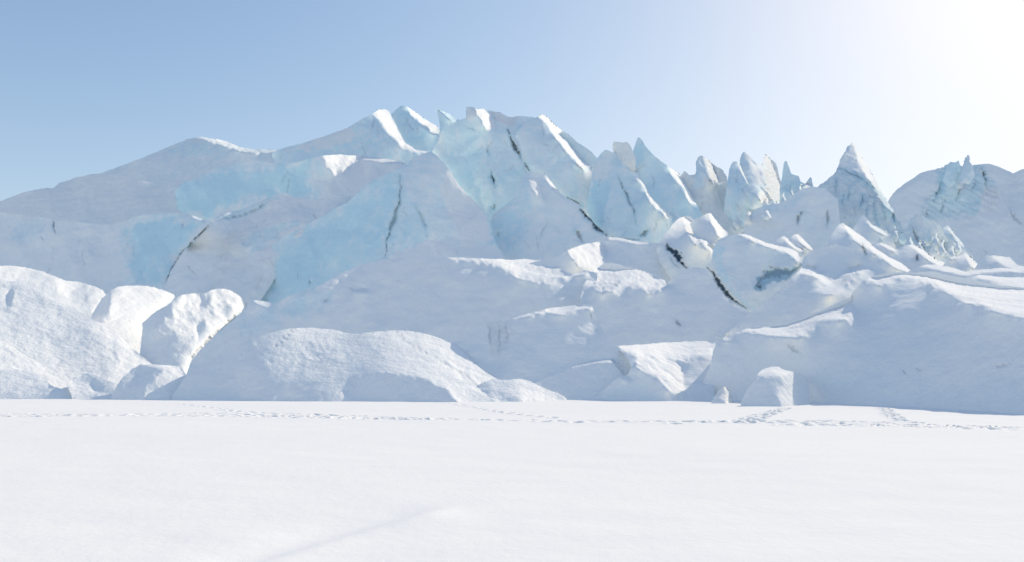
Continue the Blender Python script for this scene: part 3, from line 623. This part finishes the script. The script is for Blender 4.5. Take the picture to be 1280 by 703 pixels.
body('ice_block', 'leaning snow slab with a bright right rim behind the sunlit boulder', 'ice block',
     [(862,280),(870,274),(878,270),(885,266.5),(889,267),(893,273),(898,280),(904,286),(909.5,291),(916,300),(915,315),(890,315),(870,300)], [(888,290,118)], (-.3,.7), ice=.1, rough=1.46, jag=.3,
     zones=[Z([(886,266),(890,268),(898,280),(910,292),(903,298),(896,292),(892,280)],(.9,1.3),CAP,rough=2.5,ice=0,ft=1.5)])
body('snow_ridge', 'small snow blade with a lit edge above the hollowed ice block, left of a pair', 'snow ridge',
     [(958,312),(966,304),(973,298),(980,295),(986,299),(993,305),(1003,311.5),(1008,330),(975,332)], [(985,310,112)], (-.4,.8), group=RIDGES, ice=.1, rough=1.12, jag=.25,
     zones=[Z([(979,295),(987,299),(1003,311),(996,313),(987,306)],(.7,1.6),CAP,ft=1)])
body('snow_ridge', 'small snow blade with a lit edge above the hollowed ice block, right of a pair', 'snow ridge',
     [(980,305),(988,297),(993,292.5),(997,292),(1004,299),(1010,305),(1016,311),(1022,330),(990,332)], [(1003,310,116)], (-.4,.8), group=RIDGES, ice=.1, rough=1.12, jag=.25,
     zones=[Z([(994,292),(1004,299),(1016,311),(1010,312),(1001,304)],(.7,1.6),CAP,ft=1)])
body('ice_block', 'rounded snow-capped ice block with a dark hollow on its right side', 'ice block',
     [(880,340),(880,331),(889,328),(891,312),(897,301),(903,297),(910,294.5),(920,293),(930,292.5),(938,295),(945,298),(960,304),(972,307),(985,310),(994,313),(1000,320),(1002,330),(1003,342),(998,365),(980,392),(960,408),(935,402),(915,392),(896,368)],
     [(940,340,94)], (-.3,.65), ice=.25, rough=1.29, jag=.3, lump=.9,
     cracks=[([(884,335),(891,340),(895,350),(905,362),(914,374),(924,381),(934,386)],4.6,6,.95),([(1000,332),(992,339),(978,341),(966,341),(955,346),(948,353),(946,359)],9,3,.38,1),([(946,357),(953,361)],3.5,3,.7)],
     zones=[Z([(892,312),(898,303),(906,310),(905,330),(915,355),(935,375),(955,392),(940,392),(918,372),(902,350),(893,335)],(-.8,.5),FACE,ice=.6,ft=3),
            Z([(884,338),(891,348),(905,368),(912,380),(900,378),(888,358)],(.1,.9),dirt_shade=.2,rough=2,ice=0),
            Z([(926,292),(932,292),(945,298),(962,304),(985,310),(998,316),(1001,324),(995,330),(993,318),(978,313),(960,309),(944,303)],(.6,1.8),CAP,ft=1.2,ice=0),
            Z([(998,332),(1001,338),(985,348),(965,353),(950,364),(944,360),(946,350),(960,340),(980,339)],(-.2,1.3),'ice_hollow',ice=1,dirt_shade=.35,rough=2,ft=2)])  # last zone: shade of the hollow put into its bluer, greyer colour
body('snow_slope', 'broad shaded shoulder right of the hollowed block with wispy lit streaks', 'snow slope',
     [(905,420),(925,400),(945,385),(965,370),(985,352),(1000,338),(1004,322),(1020,312),(1045,306),(1068,312),(1088,325),(1110,342),(1110,385),(1075,410),(1000,440),(940,440)],
     [(1000,385,74)], (-.3,1.0), ice=.1, rough=1.12, jag=.3, lump=2.0,
     cracks=[([(1084,357),(1086,366),(1087,371)],1.5,2,.45),([(1078,306),(1081,314),(1084,321)],2,3,.5)],
     zones=[Z([(1001,338),(1008,335),(1017,336),(1028,343),(1040,353),(1036,356),(1022,348),(1008,342)],(.1,4.2),CAP,k=0,ft=2),
            Z([(1024,366),(1032,358),(1045,349),(1060,340),(1079,331),(1076,340),(1068,348),(1056,356),(1046,366),(1036,370)],(.1,4.2),CAP,k=0,ft=4)])
body('snow_mound', 'shaded snow bowl under the sunlit rubble cap in mid slope', 'snow mound',
     [(722,400),(726,375),(728,358),(736,345),(745,336),(756,328.5),(766,329),(777,332),(790,335),(804,339),(818,344),(831,351),(834,356),(842,345),(855,337),(870,334),(884,336),(893,352),(904,368),(918,382),(938,390),(950,402),(935,420),(905,440),(800,450),(740,445),(722,425)],
     [(820,390,80)], (-.3,1.05), ice=.05, rough=1.12, jag=.4, lump=2.0, cracks=[([(843,398),(846,403),(852,407.5)],2,3,.5)],
     zones=[Z([(740,356),(746,340),(756,328.5),(777,332),(804,339),(831,351),(833,358),(828,366),(807,367),(800,360),(785,357),(770,361),(755,366),(743,364)],(.8,1.6),CAP,rough=3.2,flute=.8,ice=0,ft=1.2),
            Z([(845,345),(870,336),(884,340),(895,356),(880,370),(850,365)],(-.15,.9),ft=8)])
body('snow_slope', 'wide smooth shaded snow slope in the centre with a thin lit crest', 'snow slope',
     [(330,500),(332,440),(335,405),(340,385),(348,378),(360,371),(380,364),(398,357.6),(415,348),(425,343),(436,337),(455,330),(474,325),(490,322),(510,320.5),(535,321),(556,322),(600,323),(620,323.5),(640,325),(658,324),(674,325),(692,332),(708,340),(716,343),(732,338),(746,342),(748,380),(745,420),(700,450),(600,490),(450,500)],
     [(690,400,87)], (-.1,1.0), ice=.1, rough=1.04, jag=.3, lump=2.2,
     cracks=[([(435,360),(445,366)],1.2,2,.15),([(340,388),(346,398),(340,410)],2,3,.3),([(404,380),(412,370)],2,2,.3)],
     zones=[Z([(560,322),(600,322.5),(640,324.5),(658,324),(674,325),(692,332),(708,340),(716,344),(706,350),(690,352),(668,352),(650,350),(640,343),(630,334),(612,328),(585,325.5)],(.5,2.0),CAP,rough=2.6,ft=1.5,ice=0),
            Z([(716,344),(732,338),(736,341),(722,346)],(.5,2.),CAP,ft=1),
            Z([(398,358),(436,338),(474,326),(505,322),(490,330),(450,344),(415,362),(402,372)],(.0,1.3),rough=2.2),
            Z([(344,384),(360,372),(396,360),(418,366),(407,378),(388,392),(356,396)],(-.3,.7),FACE,ice=.55,ft=14),
            Z([(442,363),(452,362.5),(461,364),(456,367),(446,367)],(.5,2.3),CAP,ft=1),
            Z([(470,345),(620,345),(700,370),(690,390),(600,405),(480,400)],(-.4,.95),ft=20)])
body('snow_mound', 'shaded lower bank in the centre ending in a thin lit lip', 'snow mound',
     [(545,440),(562,427),(580,417),(600,406),(612,402),(625,400),(640,398),(665,391),(680,387.5),(691,385),(715,382),(730,381),(740,381.5),(743,390),(748,402),(757,420),(778,438),(802,455),(835,468),(842,500),(760,500),(690,500),(640,502),(600,502),(560,470)],
     [(745,400,62.5)], (-.45,.9), foot=[(690,499),(760,499),(620,501)], ice=.08, rough=1.12, jag=.3, lump=2.0,
     cracks=[([(614,404),(612,425),(616,446)],2.4,2,.22),([(624,405),(625,430),(622,448)],2.2,2,.22),([(633,404),(634,420),(630,430)],1.8,2,.18),([(737,392),(739,400)],2.5,2,.25)],
     zones=[Z([(640,397.5),(665,391),(691,385),(715,382),(740,381.5),(738,387),(722,389),(706,393),(692,392),(680,391),(655,396)],(.5,2.2),CAP,ft=1,ice=0),
            Z([(608,404),(640,400),(640,420),(630,448),(614,446)],None,rough=2,flute=.8,dirt_shade=.08,ft=4)])
body('snow_mound', 'low shaded drift with a small bright lip near the field edge, centre', 'snow mound',
     [(625,500),(650,488),(680,474),(702,464),(722,456.5),(735,452),(745,449),(755,447),(764,447.5),(768,456),(780,470),(792,500),(760,501),(700,501)],
     [], (-.3,1.1), foot=[(640,500),(700,500),(770,500)], ice=.05, rough=1.12, jag=.25, lump=.6,
     zones=[Z([(716,458),(735,452),(745,448.5),(755,447),(765,447.5),(767,454),(760,455),(756,452),(742,454),(728,457)],(.5,2.2),CAP,ft=1.2,ice=0)])
body('snow_slope', 'vast smooth blue shaded slope filling the lower right', 'snow slope',
     [(866,500),(878,480),(887,458),(891,440),(898,426),(910,420),(923,414),(945,408),(960,409),(980,404),(1000,398),(1028,388),(1045,379),(1062,372),(1069,362),(1078,353),(1088,347),(1100,343),(1118,340),(1143,341),(1166,339),(1188,344),(1220,351),(1248,357),(1280,360),(1330,362),(1330,523),(1280,517),(1200,512.5),(1100,508),(1010,503),(950,500.5),(900,499)],
     [], (-.45,1.15), foot=[(860,500),(900,499),(950,501),(1010,503),(1100,508),(1150,510),(1200,512.5),(1280,517),(1325,523)], ice=.03, rough=0.6, jag=.3, lump=1.8,
     cracks=[([(983,430),(990,436),(1002,442)],5,2,.25),([(1128,466),(1135,469)],3,2,.4),([(1146,461),(1152,464)],2,2,.25),([(1240,458),(1256,456),(1266,453)],2.2,2,.2)],
     zones=[Z([(897,428),(910,420),(923,413),(945,407),(960,408),(980,404),(1000,398),(1028,388),(1062,372),(1069,383),(1066,393),(1057,402),(1040,401),(1021,402),(1012,412),(1004,422),(975,422),(960,418),(940,416),(920,420),(903,431)],(.1,5.0),CAP,k=0,rough=1.6,ft=2.5,ice=0,flute=.3),
            Z([(914,402),(930,401),(960,405),(962,411),(945,410)],(.1,5.0),k=0,ft=1),
            Z([(1086,349),(1100,342),(1118,339),(1143,340),(1166,338),(1188,344),(1220,350),(1248,357),(1280,359),(1332,360),(1332,412),(1280,398),(1255,394),(1240,388),(1222,377),(1205,378),(1190,368),(1178,362),(1160,352),(1137,346),(1122,347),(1112,353),(1100,357),(1092,354)],(.1,4.6),CAP,k=0,rough=1.6,ft=3,ice=0,flute=.4)])
body('snow_mound', 'sunlit rubbly tongue of snow spilling to the field edge, right of centre', 'snow mound',
     [(738,501),(750,492),(762,480),(775,471),(786,468),(789,458),(783,447),(774,438),(766,434),(780,432),(797,431),(820,429),(845,427.6),(870,427),(894,425.5),(894,434),(892,450),(892,475),(893,501),(800,502)],
     [], (-.3,1.1), foot=[(748,500),(800,501),(860,501)], ice=.08, rough=1.0, jag=.5, lump=.8,
     zones=[Z([(764,433),(797,430),(845,426.5),(896,424),(889,441),(874,446),(862,451),(850,453),(830,450),(805,446),(781,441)],(.2,5.0),CAP,k=0,rough=1.6,ft=1.5,ice=0),Z([(793,444),(862,448),(853,458),(855,475),(856,494),(846,495),(836,488),(824,478),(812,470),(800,466),(794,460)],(.75,1.6),rough=2.2,flute=1.4,ft=2,ice=0),
            Z([(776,471),(786,469),(788,476),(780,476)],(.6,1.8),CAP,ft=1.5),Z([(750,495),(770,480),(800,478),(830,500)],None,ice=.25,ft=6)],fdir=(-1,1.1))
body('ice_boulder', 'large rounded white snow boulder with a flat vertical right side on the field edge', 'boulder',
     [(926,504),(932,490),(938,481),(945,475),(948,466),(957,460),(966,458.5),(973,459),(985,464),(997,466),(1006,469),(1010,474),(1011.5,485),(1011.5,510),(970,512),(926,510)],
     [(960,484,42.6)], (-.1,.55), ice=.02, rough=1.2, jag=.4, lump=.7, tuck=0,
     zones=[Z([(985,462),(1000,465),(1014,470),(1014,512),(978,512),(972,496),(980,480),(974,468)],(1.3,1.0),CAP,ft=7,k=0),Z([(946,466),(957,458),(974,458),(990,463),(980,470),(960,470)],(.3,2.0),ft=4)])
body('ice_boulder', 'small knobbly snow lump left of the large boulder on the field edge', 'boulder',
     [(889,502),(894,495),(898,489),(903,483),(907,483),(911,489),(915,494),(917,508),(892,508)], [(905,492,46.5)], (-.1,.5), ice=.02, rough=1.5, jag=.5, lump=.5, tuck=0, zones=[Z([(903,482),(908,482),(917,496),(918,508),(907,508),(908,494)],(.7,1.0),CAP,ft=2)])
# ---- right-hand small ridges
body('serac', 'splintered grey-blue ice cluster at the foot of the far mountain', 'serac',
     [(1108,310),(1112,298),(1120,291),(1129,286),(1134,284),(1138,274),(1144,269),(1150,264.5),(1155,271),(1161,276),(1168,278),(1175,281),(1180,290),(1184,299),(1190,312),(1198,330),(1165,338),(1120,332)],
     [(1150,300,140)], (-.3,.8), group=FINS, ice=.4, dirt_shade=.12, rough=3.4, flute=1.8, fdir=(-.4,1), jag=.6,
     cracks=[([(1138,286),(1143,296),(1149,305)],4,4,.5),([(1160,300),(1163,308)],2,3,.3)],
     zones=[Z([(1168,298),(1176,303),(1184,318),(1174,322),(1170,312)],(.5,1.4),CAP,rough=3.5,ice=0)])
body('serac', 'slim slanting ice blade right of the splintered cluster', 'serac',
     [(1170,292),(1178,285),(1184,281.5),(1190,288),(1197,297),(1204,306),(1214,324),(1190,332),(1172,320)], [(1188,305,155)], (-.4,.7), group=FINS, ice=.3, rough=1.5, jag=.4,
     zones=[Z([(1184,281),(1197,296),(1205,308),(1196,302),(1187,290)],(.3,1.5),CAP,ft=1)], cracks=[([(1186,290),(1194,300)],1.6,3,.4)])
body('snow_ridge', 'small double crest under the sharp peak with lit right edges', 'snow ridge',
     [(1064,290),(1070,280),(1076,271),(1080,268),(1085,275),(1090,281),(1096,284),(1102,287),(1108,290),(1114,294),(1120,310),(1095,320),(1070,312)], [(1090,295,132)], (-.4,.7), group=RIDGES, ice=.25, rough=1.3, jag=.4,
     zones=[Z([(1079,267),(1090,281),(1102,286),(1114,293),(1106,294),(1095,288),(1086,281)],(.4,1.7),CAP,ft=1.2)])
body('snow_ridge', 'rounded ridge with a dark pit behind the long lit rib', 'snow ridge',
     [(1080,315),(1090,305),(1102,303),(1112,308),(1120,312),(1126,309),(1131,307),(1143,306),(1150,310),(1157,315),(1170,324),(1180,328),(1192,331),(1200,345),(1160,355),(1110,350),(1084,335)], [(1135,330,105)], (-.35,.9), group=RIDGES, ice=.1, rough=1.29, jag=.3,
     cracks=[([(1144,320),(1147,326)],3.5,4,.85)],
     zones=[Z([(1138,306),(1146,307),(1157,315),(1170,324),(1192,331),(1188,337),(1175,335),(1160,325),(1148,314)],(.2,2.4),CAP,ft=1.5,rough=1.5),Z([(1100,302),(1112,308),(1121,312),(1116,314),(1104,308)],(.2,2.2),CAP,ft=1)])
body('snow_ridge', 'pointed snow hump between two ridges near right edge', 'snow ridge',
     [(1172,345),(1180,330),(1188,322),(1198,319),(1206,316),(1212,320),(1217,325),(1224,332),(1235,350),(1200,358)], [(1203,335,96)], (-.5,.8), group=RIDGES, ice=.08, rough=1.12, jag=.3,
     zones=[Z([(1205,315),(1213,320),(1224,332),(1222,340),(1213,334)],(.2,2.2),CAP,ft=1.5),Z([(1186,322),(1206,316),(1204,319),(1190,325)],(0,2.4),CAP,ft=1)])
body('snow_ridge', 'flat-topped snow hump at the right edge below the far mountain', 'snow ridge',
     [(1212,345),(1222,330),(1228,323),(1234,319.5),(1243,319.5),(1254,321),(1263,322),(1268,328),(1272,332),(1290,335),(1325,338),(1325,362),(1260,362),(1220,358)], [(1250,340,92)], (-.45,.9), group=RIDGES, ice=.08, rough=1.46, jag=.3,
     zones=[Z([(1238,319),(1263,321),(1270,331),(1285,335),(1320,338),(1320,344),(1280,342),(1262,336),(1246,326)],(.0,2.8),CAP,ft=1.5,rough=1.5)])
body('snow_ridge', 'long narrow shaded ripple with a lit top behind the vast shaded slope', 'snow ridge',
     [(1125,355),(1135,340),(1145,334),(1158,331),(1170,331),(1191,335),(1207,340),(1220,338),(1235,336),(1255,335),(1285,338),(1330,340),(1330,370),(1200,372),(1140,366)], [(1200,350,76)], (-.3,1.1), group=RIDGES, ice=.05, rough=1.12, jag=.3,
     zones=[Z([(1150,332),(1170,330),(1191,334),(1209,340),(1222,338),(1255,334),(1330,339),(1330,344),(1255,339),(1225,343),(1207,345),(1188,341),(1168,336)],(.0,3.0),CAP,ft=1.5)])
body('snow_ridge', 'low lit ripple at the right edge with a shaded lens under it', 'snow ridge',
     [(1190,365),(1202,352),(1210,346),(1222,344),(1240,345),(1262,347),(1290,347),(1330,347),(1330,375),(1230,375)], [(1260,355,62)], (-.2,1.2), group=RIDGES, ice=.03, rough=1.46, jag=.3,
     zones=[Z([(1222,343),(1262,346),(1332,346),(1332,368),(1265,366),(1250,358),(1240,351),(1225,348)],(.0,3.1),CAP,ft=2,rough=1.5)])
body('snow_ridge', 'long straight sunlit rib running down to the right below the sharp peak', 'snow ridge',
     [(1030,320),(1036,300),(1043,288),(1049,280),(1054,278.5),(1060,283),(1065,287),(1074,293),(1082,299),(1091,306),(1100,312),(1109,317),(1118,322),(1126,328),(1133,334),(1142,341),(1146,352),(1120,366),(1080,360),(1045,350)],
     [(1080,325,98)], (-.45,.8), group=RIDGES, ice=.15, rough=1.12, jag=.25, lump=.8, cracks=[([(1078,304),(1081,313),(1085,321)],2.4,3,.6)],
     zones=[Z([(1053,278),(1065,286),(1082,298),(1100,311),(1118,321),(1133,333),(1142,341),(1134,343),(1120,335),(1104,323),(1085,311),(1068,300),(1058,289)],(.3,2.2),CAP,ft=1.2,rough=1.4,ice=0)])
# ---- left-hand mounds
body('snow_mound', 'rounded snow crest at the left edge, highest of the lit mounds', 'snow mound',
     [(-40,345),(-30,335),(0,333),(12,332),(24,333),(40,336),(55,340),(70,346),(82,351),(94,352),(105,354),(118,358),(128,363),(142,380),(120,400),(40,400),(-40,395)],
     [(40,360,108)], (.5,2.0), group=MOUNDS, ice=.03, rough=0.7, jag=.3, lump=1.2,
     zones=[Z([(0,341),(40,345),(80,358),(70,362),(30,350),(0,347)],(-.1,1.5),ft=4),Z([(85,362),(105,358),(122,366),(110,372),(90,372)],(-.2,1.4),ft=4)])
body('snow_mound', 'scalloped lit mound beside the shaded gully, left', 'snow mound',
     [(112,400),(120,385),(127,374),(136,365),(147,359),(158,357.5),(170,357),(181,357.5),(191,359),(202,362),(212,366),(220,370),(214,378),(204,385),(192,393),(184,400),(179,410),(180,425),(186,450),(186,480),(125,470)],
     [(165,385,95)], (.7,1.7), group=MOUNDS, ice=.03, rough=0.9, jag=.35, lump=1.1, flute=.5, fdir=(.5,1),
     zones=[Z([(120,385),(128,373),(138,365),(140,380),(130,400),(118,400)],(-.4,1.1),ft=4),Z([(218,370),(224,372),(200,392),(190,402),(182,412),(179,405),(186,396),(205,383)],(-.3,.8),FACE,ice=.4,ft=2)])
body('snow_mound', 'broken snow block with lumpy lit crust above a long blue-grey crack', 'snow mound',
     [(172,462),(175,440),(177,420),(178,404),(190,393),(201,386),(212,380),(220,373),(228,368.5),(240,367),(250,368),(258,366),(264,362.5),(273,360.5),(280,360.5),(288,363),(297,368),(303,374),(306,382),(302,391),(292,398),(283,405),(272,416),(262,427),(250,438),(240,449),(234,475),(232,500),(185,500)],
     [(235,410,83)], (-.2,.9), group=MOUNDS, ice=.12, rough=1.46, jag=.35, lump=.9,
     cracks=[([(303,389),(293,396),(284,404),(272,416),(261,425),(249,436),(239,447)],3.4,4,.35)],
     zones=[Z([(219,378),(228,369),(240,367),(253,370),(262,364),(273,360),(288,362),(302,373),(303,384),(294,388),(284,384),(276,388),(280,396),(268,404),(255,404),(247,410),(244,422),(225,424),(205,422),(193,414),(200,402),(212,392)],(.8,1.7),CAP,rough=3.0,ice=0,ft=2.5),
            Z([(252,375),(262,373),(266,382),(258,388),(250,384)],(-.3,1.0),ft=3)])
body('snow_slope', 'shaded blue bank right of the long crack behind the big front mound', 'snow slope',
     [(228,498),(232,470),(240,450),(250,439),(262,427),(274,415),(285,405),(295,397),(304,389),(310,381),(318,375.5),(327,376),(336,378),(346,382),(356,400),(352,440),(345,480),(300,500)],
     [(290,430,72)], (-.4,1.0), ice=.2, rough=1.12, jag=.3, lump=.9, zones=[Z([(316,375),(327,376),(338,379),(334,383),(322,382)],(.6,2),CAP,ft=1.5),Z([(300,392),(345,385),(350,410),(300,420)],None,ice=.45,ft=8)])
body('snow_mound', 'big sunlit mound with pitted slope descending to the right, left edge', 'snow mound',
     [(-40,353),(0,352),(12,351),(22,352.5),(36,358),(46,364),(54,366),(61,371),(70,377),(80,382),(91,387),(102,392),(111,397),(120,402),(130,405),(137,409),(146,416),(155,425),(166,436),(178,446),(191,456),(205,470),(205,500),(100,502),(-40,500)],
     [(90,430,75.5)], (.5,1.9), group=MOUNDS, ice=.02, rough=0.8, jag=.3, lump=1.3, flute=.3, fdir=(1,-.5),
     zones=[Z([(-40,375),(10,372),(48,372),(75,386),(105,402),(130,425),(148,452),(130,465),(95,460),(60,440),(30,425),(-40,405)],(-.02,1.3),wb=.5,rough=1.2,ft=30),
            Z([(8,378),(14,360),(18,366),(14,382)],(-.5,1),ft=3),Z([(138,436),(146,442),(150,452),(142,448)],(-.6,1.1),ft=4),Z([(160,425),(176,440),(186,452),(176,448),(164,438)],(-.3,1.2),ft=4)])
body('snow_mound', 'smooth bright snow apron sloping right from the left edge', 'snow mound',
     [(-40,420),(-15,420),(0,424),(18,435),(34,446),(48,453),(60,459),(72,465),(84,471),(98,482),(100,500),(-40,500)], [(20,480,60.5)], (.35,1.7), group=MOUNDS, ice=0, rough=0.95, jag=.25, lump=.7)
body('snow_mound', 'low white hump on the field edge in the bottom left corner of the mounds', 'snow mound',
     [(-40,470),(-10,464),(10,462),(22,462),(34,463),(46,467),(55,473),(64,482),(76,486),(92,482),(108,480),(122,484),(136,489),(140,500),(-40,500)], [], (.3,2.4), foot=[(-30,499),(20,499),(60,499),(120,499)], group=MOUNDS, ice=0, rough=1.12, jag=.25, lump=.5,
     zones=[Z([(56,474),(64,480),(70,488),(62,486)],(-.6,1.2),ft=3)])
body('snow_mound', 'small half-shaded bump between the white hump and the crumbly lump', 'snow mound',
     [(84,482),(92,472),(100,468),(109,466.5),(118,469),(126,472),(134,476),(142,479),(152,484),(158,500),(92,500)], [(120,485,57)], (.2,2.0), foot=[(125,499.5)], group=MOUNDS, ice=0, rough=1.46, jag=.3, lump=.5,
     zones=[Z([(88,480),(100,468),(112,468),(122,474),(132,484),(118,482),(105,476),(95,477)],(-.4,1.1),ft=2),Z([(118,497),(130,490),(144,487),(148,494),(140,500)],(-.3,1.1),ft=2)])
body('snow_mound', 'crumbly white snow lump on the field edge with shaded left flank', 'snow mound',
     [(136,501),(142,490),(147,481),(155,470),(166,461),(176,455),(188,456),(200,456),(215,457),(226,458),(230,464),(234,470),(242,471),(252,471),(258,476),(267,479),(260,486),(250,492),(240,500),(228,502)], [], (-.3,1.2), foot=[(150,500),(190,500),(230,500)], group=MOUNDS, ice=.02, rough=1.3, jag=.5, lump=.7,
     zones=[Z([(180,502),(183,490),(188,480),(196,470),(205,462),(226,459),(232,470),(252,472),(267,479),(255,488),(240,500),(210,503)],(.6,1.8),CAP,rough=2.0,ft=2),
            Z([(160,472),(175,465),(172,474),(156,482),(150,484)],(.3,2.0),ft=1.5),Z([(176,455),(200,456),(226,459),(222,461),(200,461)],(.3,2.2),ft=1.5)])
body('snow_mound', 'large sunlit front mound with footprints climbing its right shoulder and a scooped shaded foot', 'snow mound',
     [(212,501),(222,485),(236,464),(248,456),(262,450),(275,443),(290,435),(305,428),(320,422.5),(333,418),(345,414),(354,412),(364,411),(378,410),(392,410),(404,411),(415,412),(428,415),(441,418),(454,416.5),(467,415),(490,413),(500,413),(511,414),(525,416),(538.6,419),(550,423),(560,428),(571,433),(579.6,439.5),(586,446),(592,453),(600,460),(608,466),(625,476),(660,489),(700,501),(640,503),(540,503.5),(433,503),(300,501.5)],
     [], (.75,2.3), foot=[(225,500),(260,500.5),(300,500.5),(360,501),(430,502),(500,502.5),(560,503),(620,502.5),(680,501)], group=MOUNDS, ice=.02, rough=0.65, jag=.25, lump=1.0,
     zones=[Z([(205,505),(236,462),(290,433),(320,421),(345,413),(362,414),(340,428),(322,442),(318,456),(328,472),(360,488),(420,498),(432,505)],(-.12,1.5),wb=.3,ft=44,rough=0.95),
            Z([(330,440),(400,425),(440,440),(430,455),(380,462),(335,462)],None,rough=1.8,ft=10),
            Z([(431,505),(431,490),(438,480),(448,474),(465,470),(491,468),(515,470),(532,474),(548,482),(560,491),(573,505)],(-.1,.75),'shaded_scoop',ft=2,rough=0.61),
            Z([(545,440),(580,455),(610,475),(640,495),(600,500),(575,485),(555,465)],None,rough=2.2,ft=8)],
     cracks=[*[([(x-1.6,y-.8),(x,y),(x+1.8,y+.9)],2.6,1.6,.12,1,0) for x,y in [(495,416),(500,420),(504,425),(510,429),(515,433),(521,436),(527,440),(533,442),(539,446),(545,448),(551,452),(557,455),(563,459),(569,462),(575,466),(581,470),(586,474),(592,479),(597,484),(602,489),(364,414),(360,419),(356,424),(352,429),(346,433)]]])
body('snow_mound', 'low pitted tail of snow right of the large front mound', 'snow mound',
     [(570,503),(582,492),(595,483),(606,477),(616,474),(628,475),(640,474.5),(648,473.5),(656,474.5),(670,480),(684,487),(700,493),(719,499.5),(690,503),(640,504)], [], (.5,1.8), foot=[(590,501),(610,502),(650,502.5),(700,500.5)], group=MOUNDS, ice=0, rough=1.8, jag=.3, lump=.6)

# ---- shards of broken ice, too alike to tell apart
def shards(spots, label, group, seed):
    rg = np.random.RandomState(seed)
    for (px, py, h, w_, Y) in spots:
        lean = rg.uniform(-.25, .35)*w_; j = lambda: rg.uniform(-.12, .12)*w_
        o = [(px-w_*.5, py+h), (px-w_*.42+j(), py+h*.62), (px-w_*.22+j()+lean*.3, py+h*.35), (px-w_*.12+lean, py+h*.10), (px+lean, py), (px+w_*.14+lean, py+h*.14),
             (px+w_*.18+j()+lean*.4, py+h*.38), (px+w_*.40+j(), py+h*.6), (px+w_*.55, py+h), (px+w_*.4, py+h*1.35), (px-w_*.4, py+h*1.35)]
        zs = [Z([(px+lean-1, py-1), (px+w_*.2+lean, py+h*.15), (px+w_*.6, py+h), (px+w_*.25, py+h*.9), (px+w_*.02, py+h*.4)], (1.0, 1.3), rough=2.5, ft=1.2)] if rg.rand() < .65 else []
        body('ice_shard', label, 'ice shard', o, [(px, py+h*.5, Y)], (-.3, .6), ice=rg.uniform(.15, .55), dirt_shade=rg.uniform(0, .1), rough=rg.uniform(1.5, 3), flute=rg.uniform(.4, 1.2), jag=.5, lump=.5, zones=zs, group=group, step=1.2, tuck=6, tuckw=6)
shards([(946,238,16,12,176),(957,246,14,10,172),(968,248,12,11,168),(979,240,14,9,172),(990,236,12,8,176),(1000,229,14,8,180),(1024,229,12,9,168),(936,262,16,12,158),(922,268,14,11,160),(958,262,10,12,152)],
       'small jagged ice shard in the low rubble along the right-hand skyline', 'ice shards along the right skyline', 4)
shards([(1110,288,14,11,138),(1120,281,16,9,142),(1128,290,12,9,134),(1160,286,16,10,132),(1170,290,18,10,130),(1178,300,16,11,126),(1150,300,14,10,128),(1166,306,12,11,122),(1190,306,14,9,126),(1198,300,14,8,140),(1138,296,12,9,126),(1212,312,12,10,118),(1232,312,10,12,112),(1100,296,12,9,128)],
       'small jagged ice shard in the rubble between the sharp peak and far mountain', 'ice shards below the sharp peak', 9)
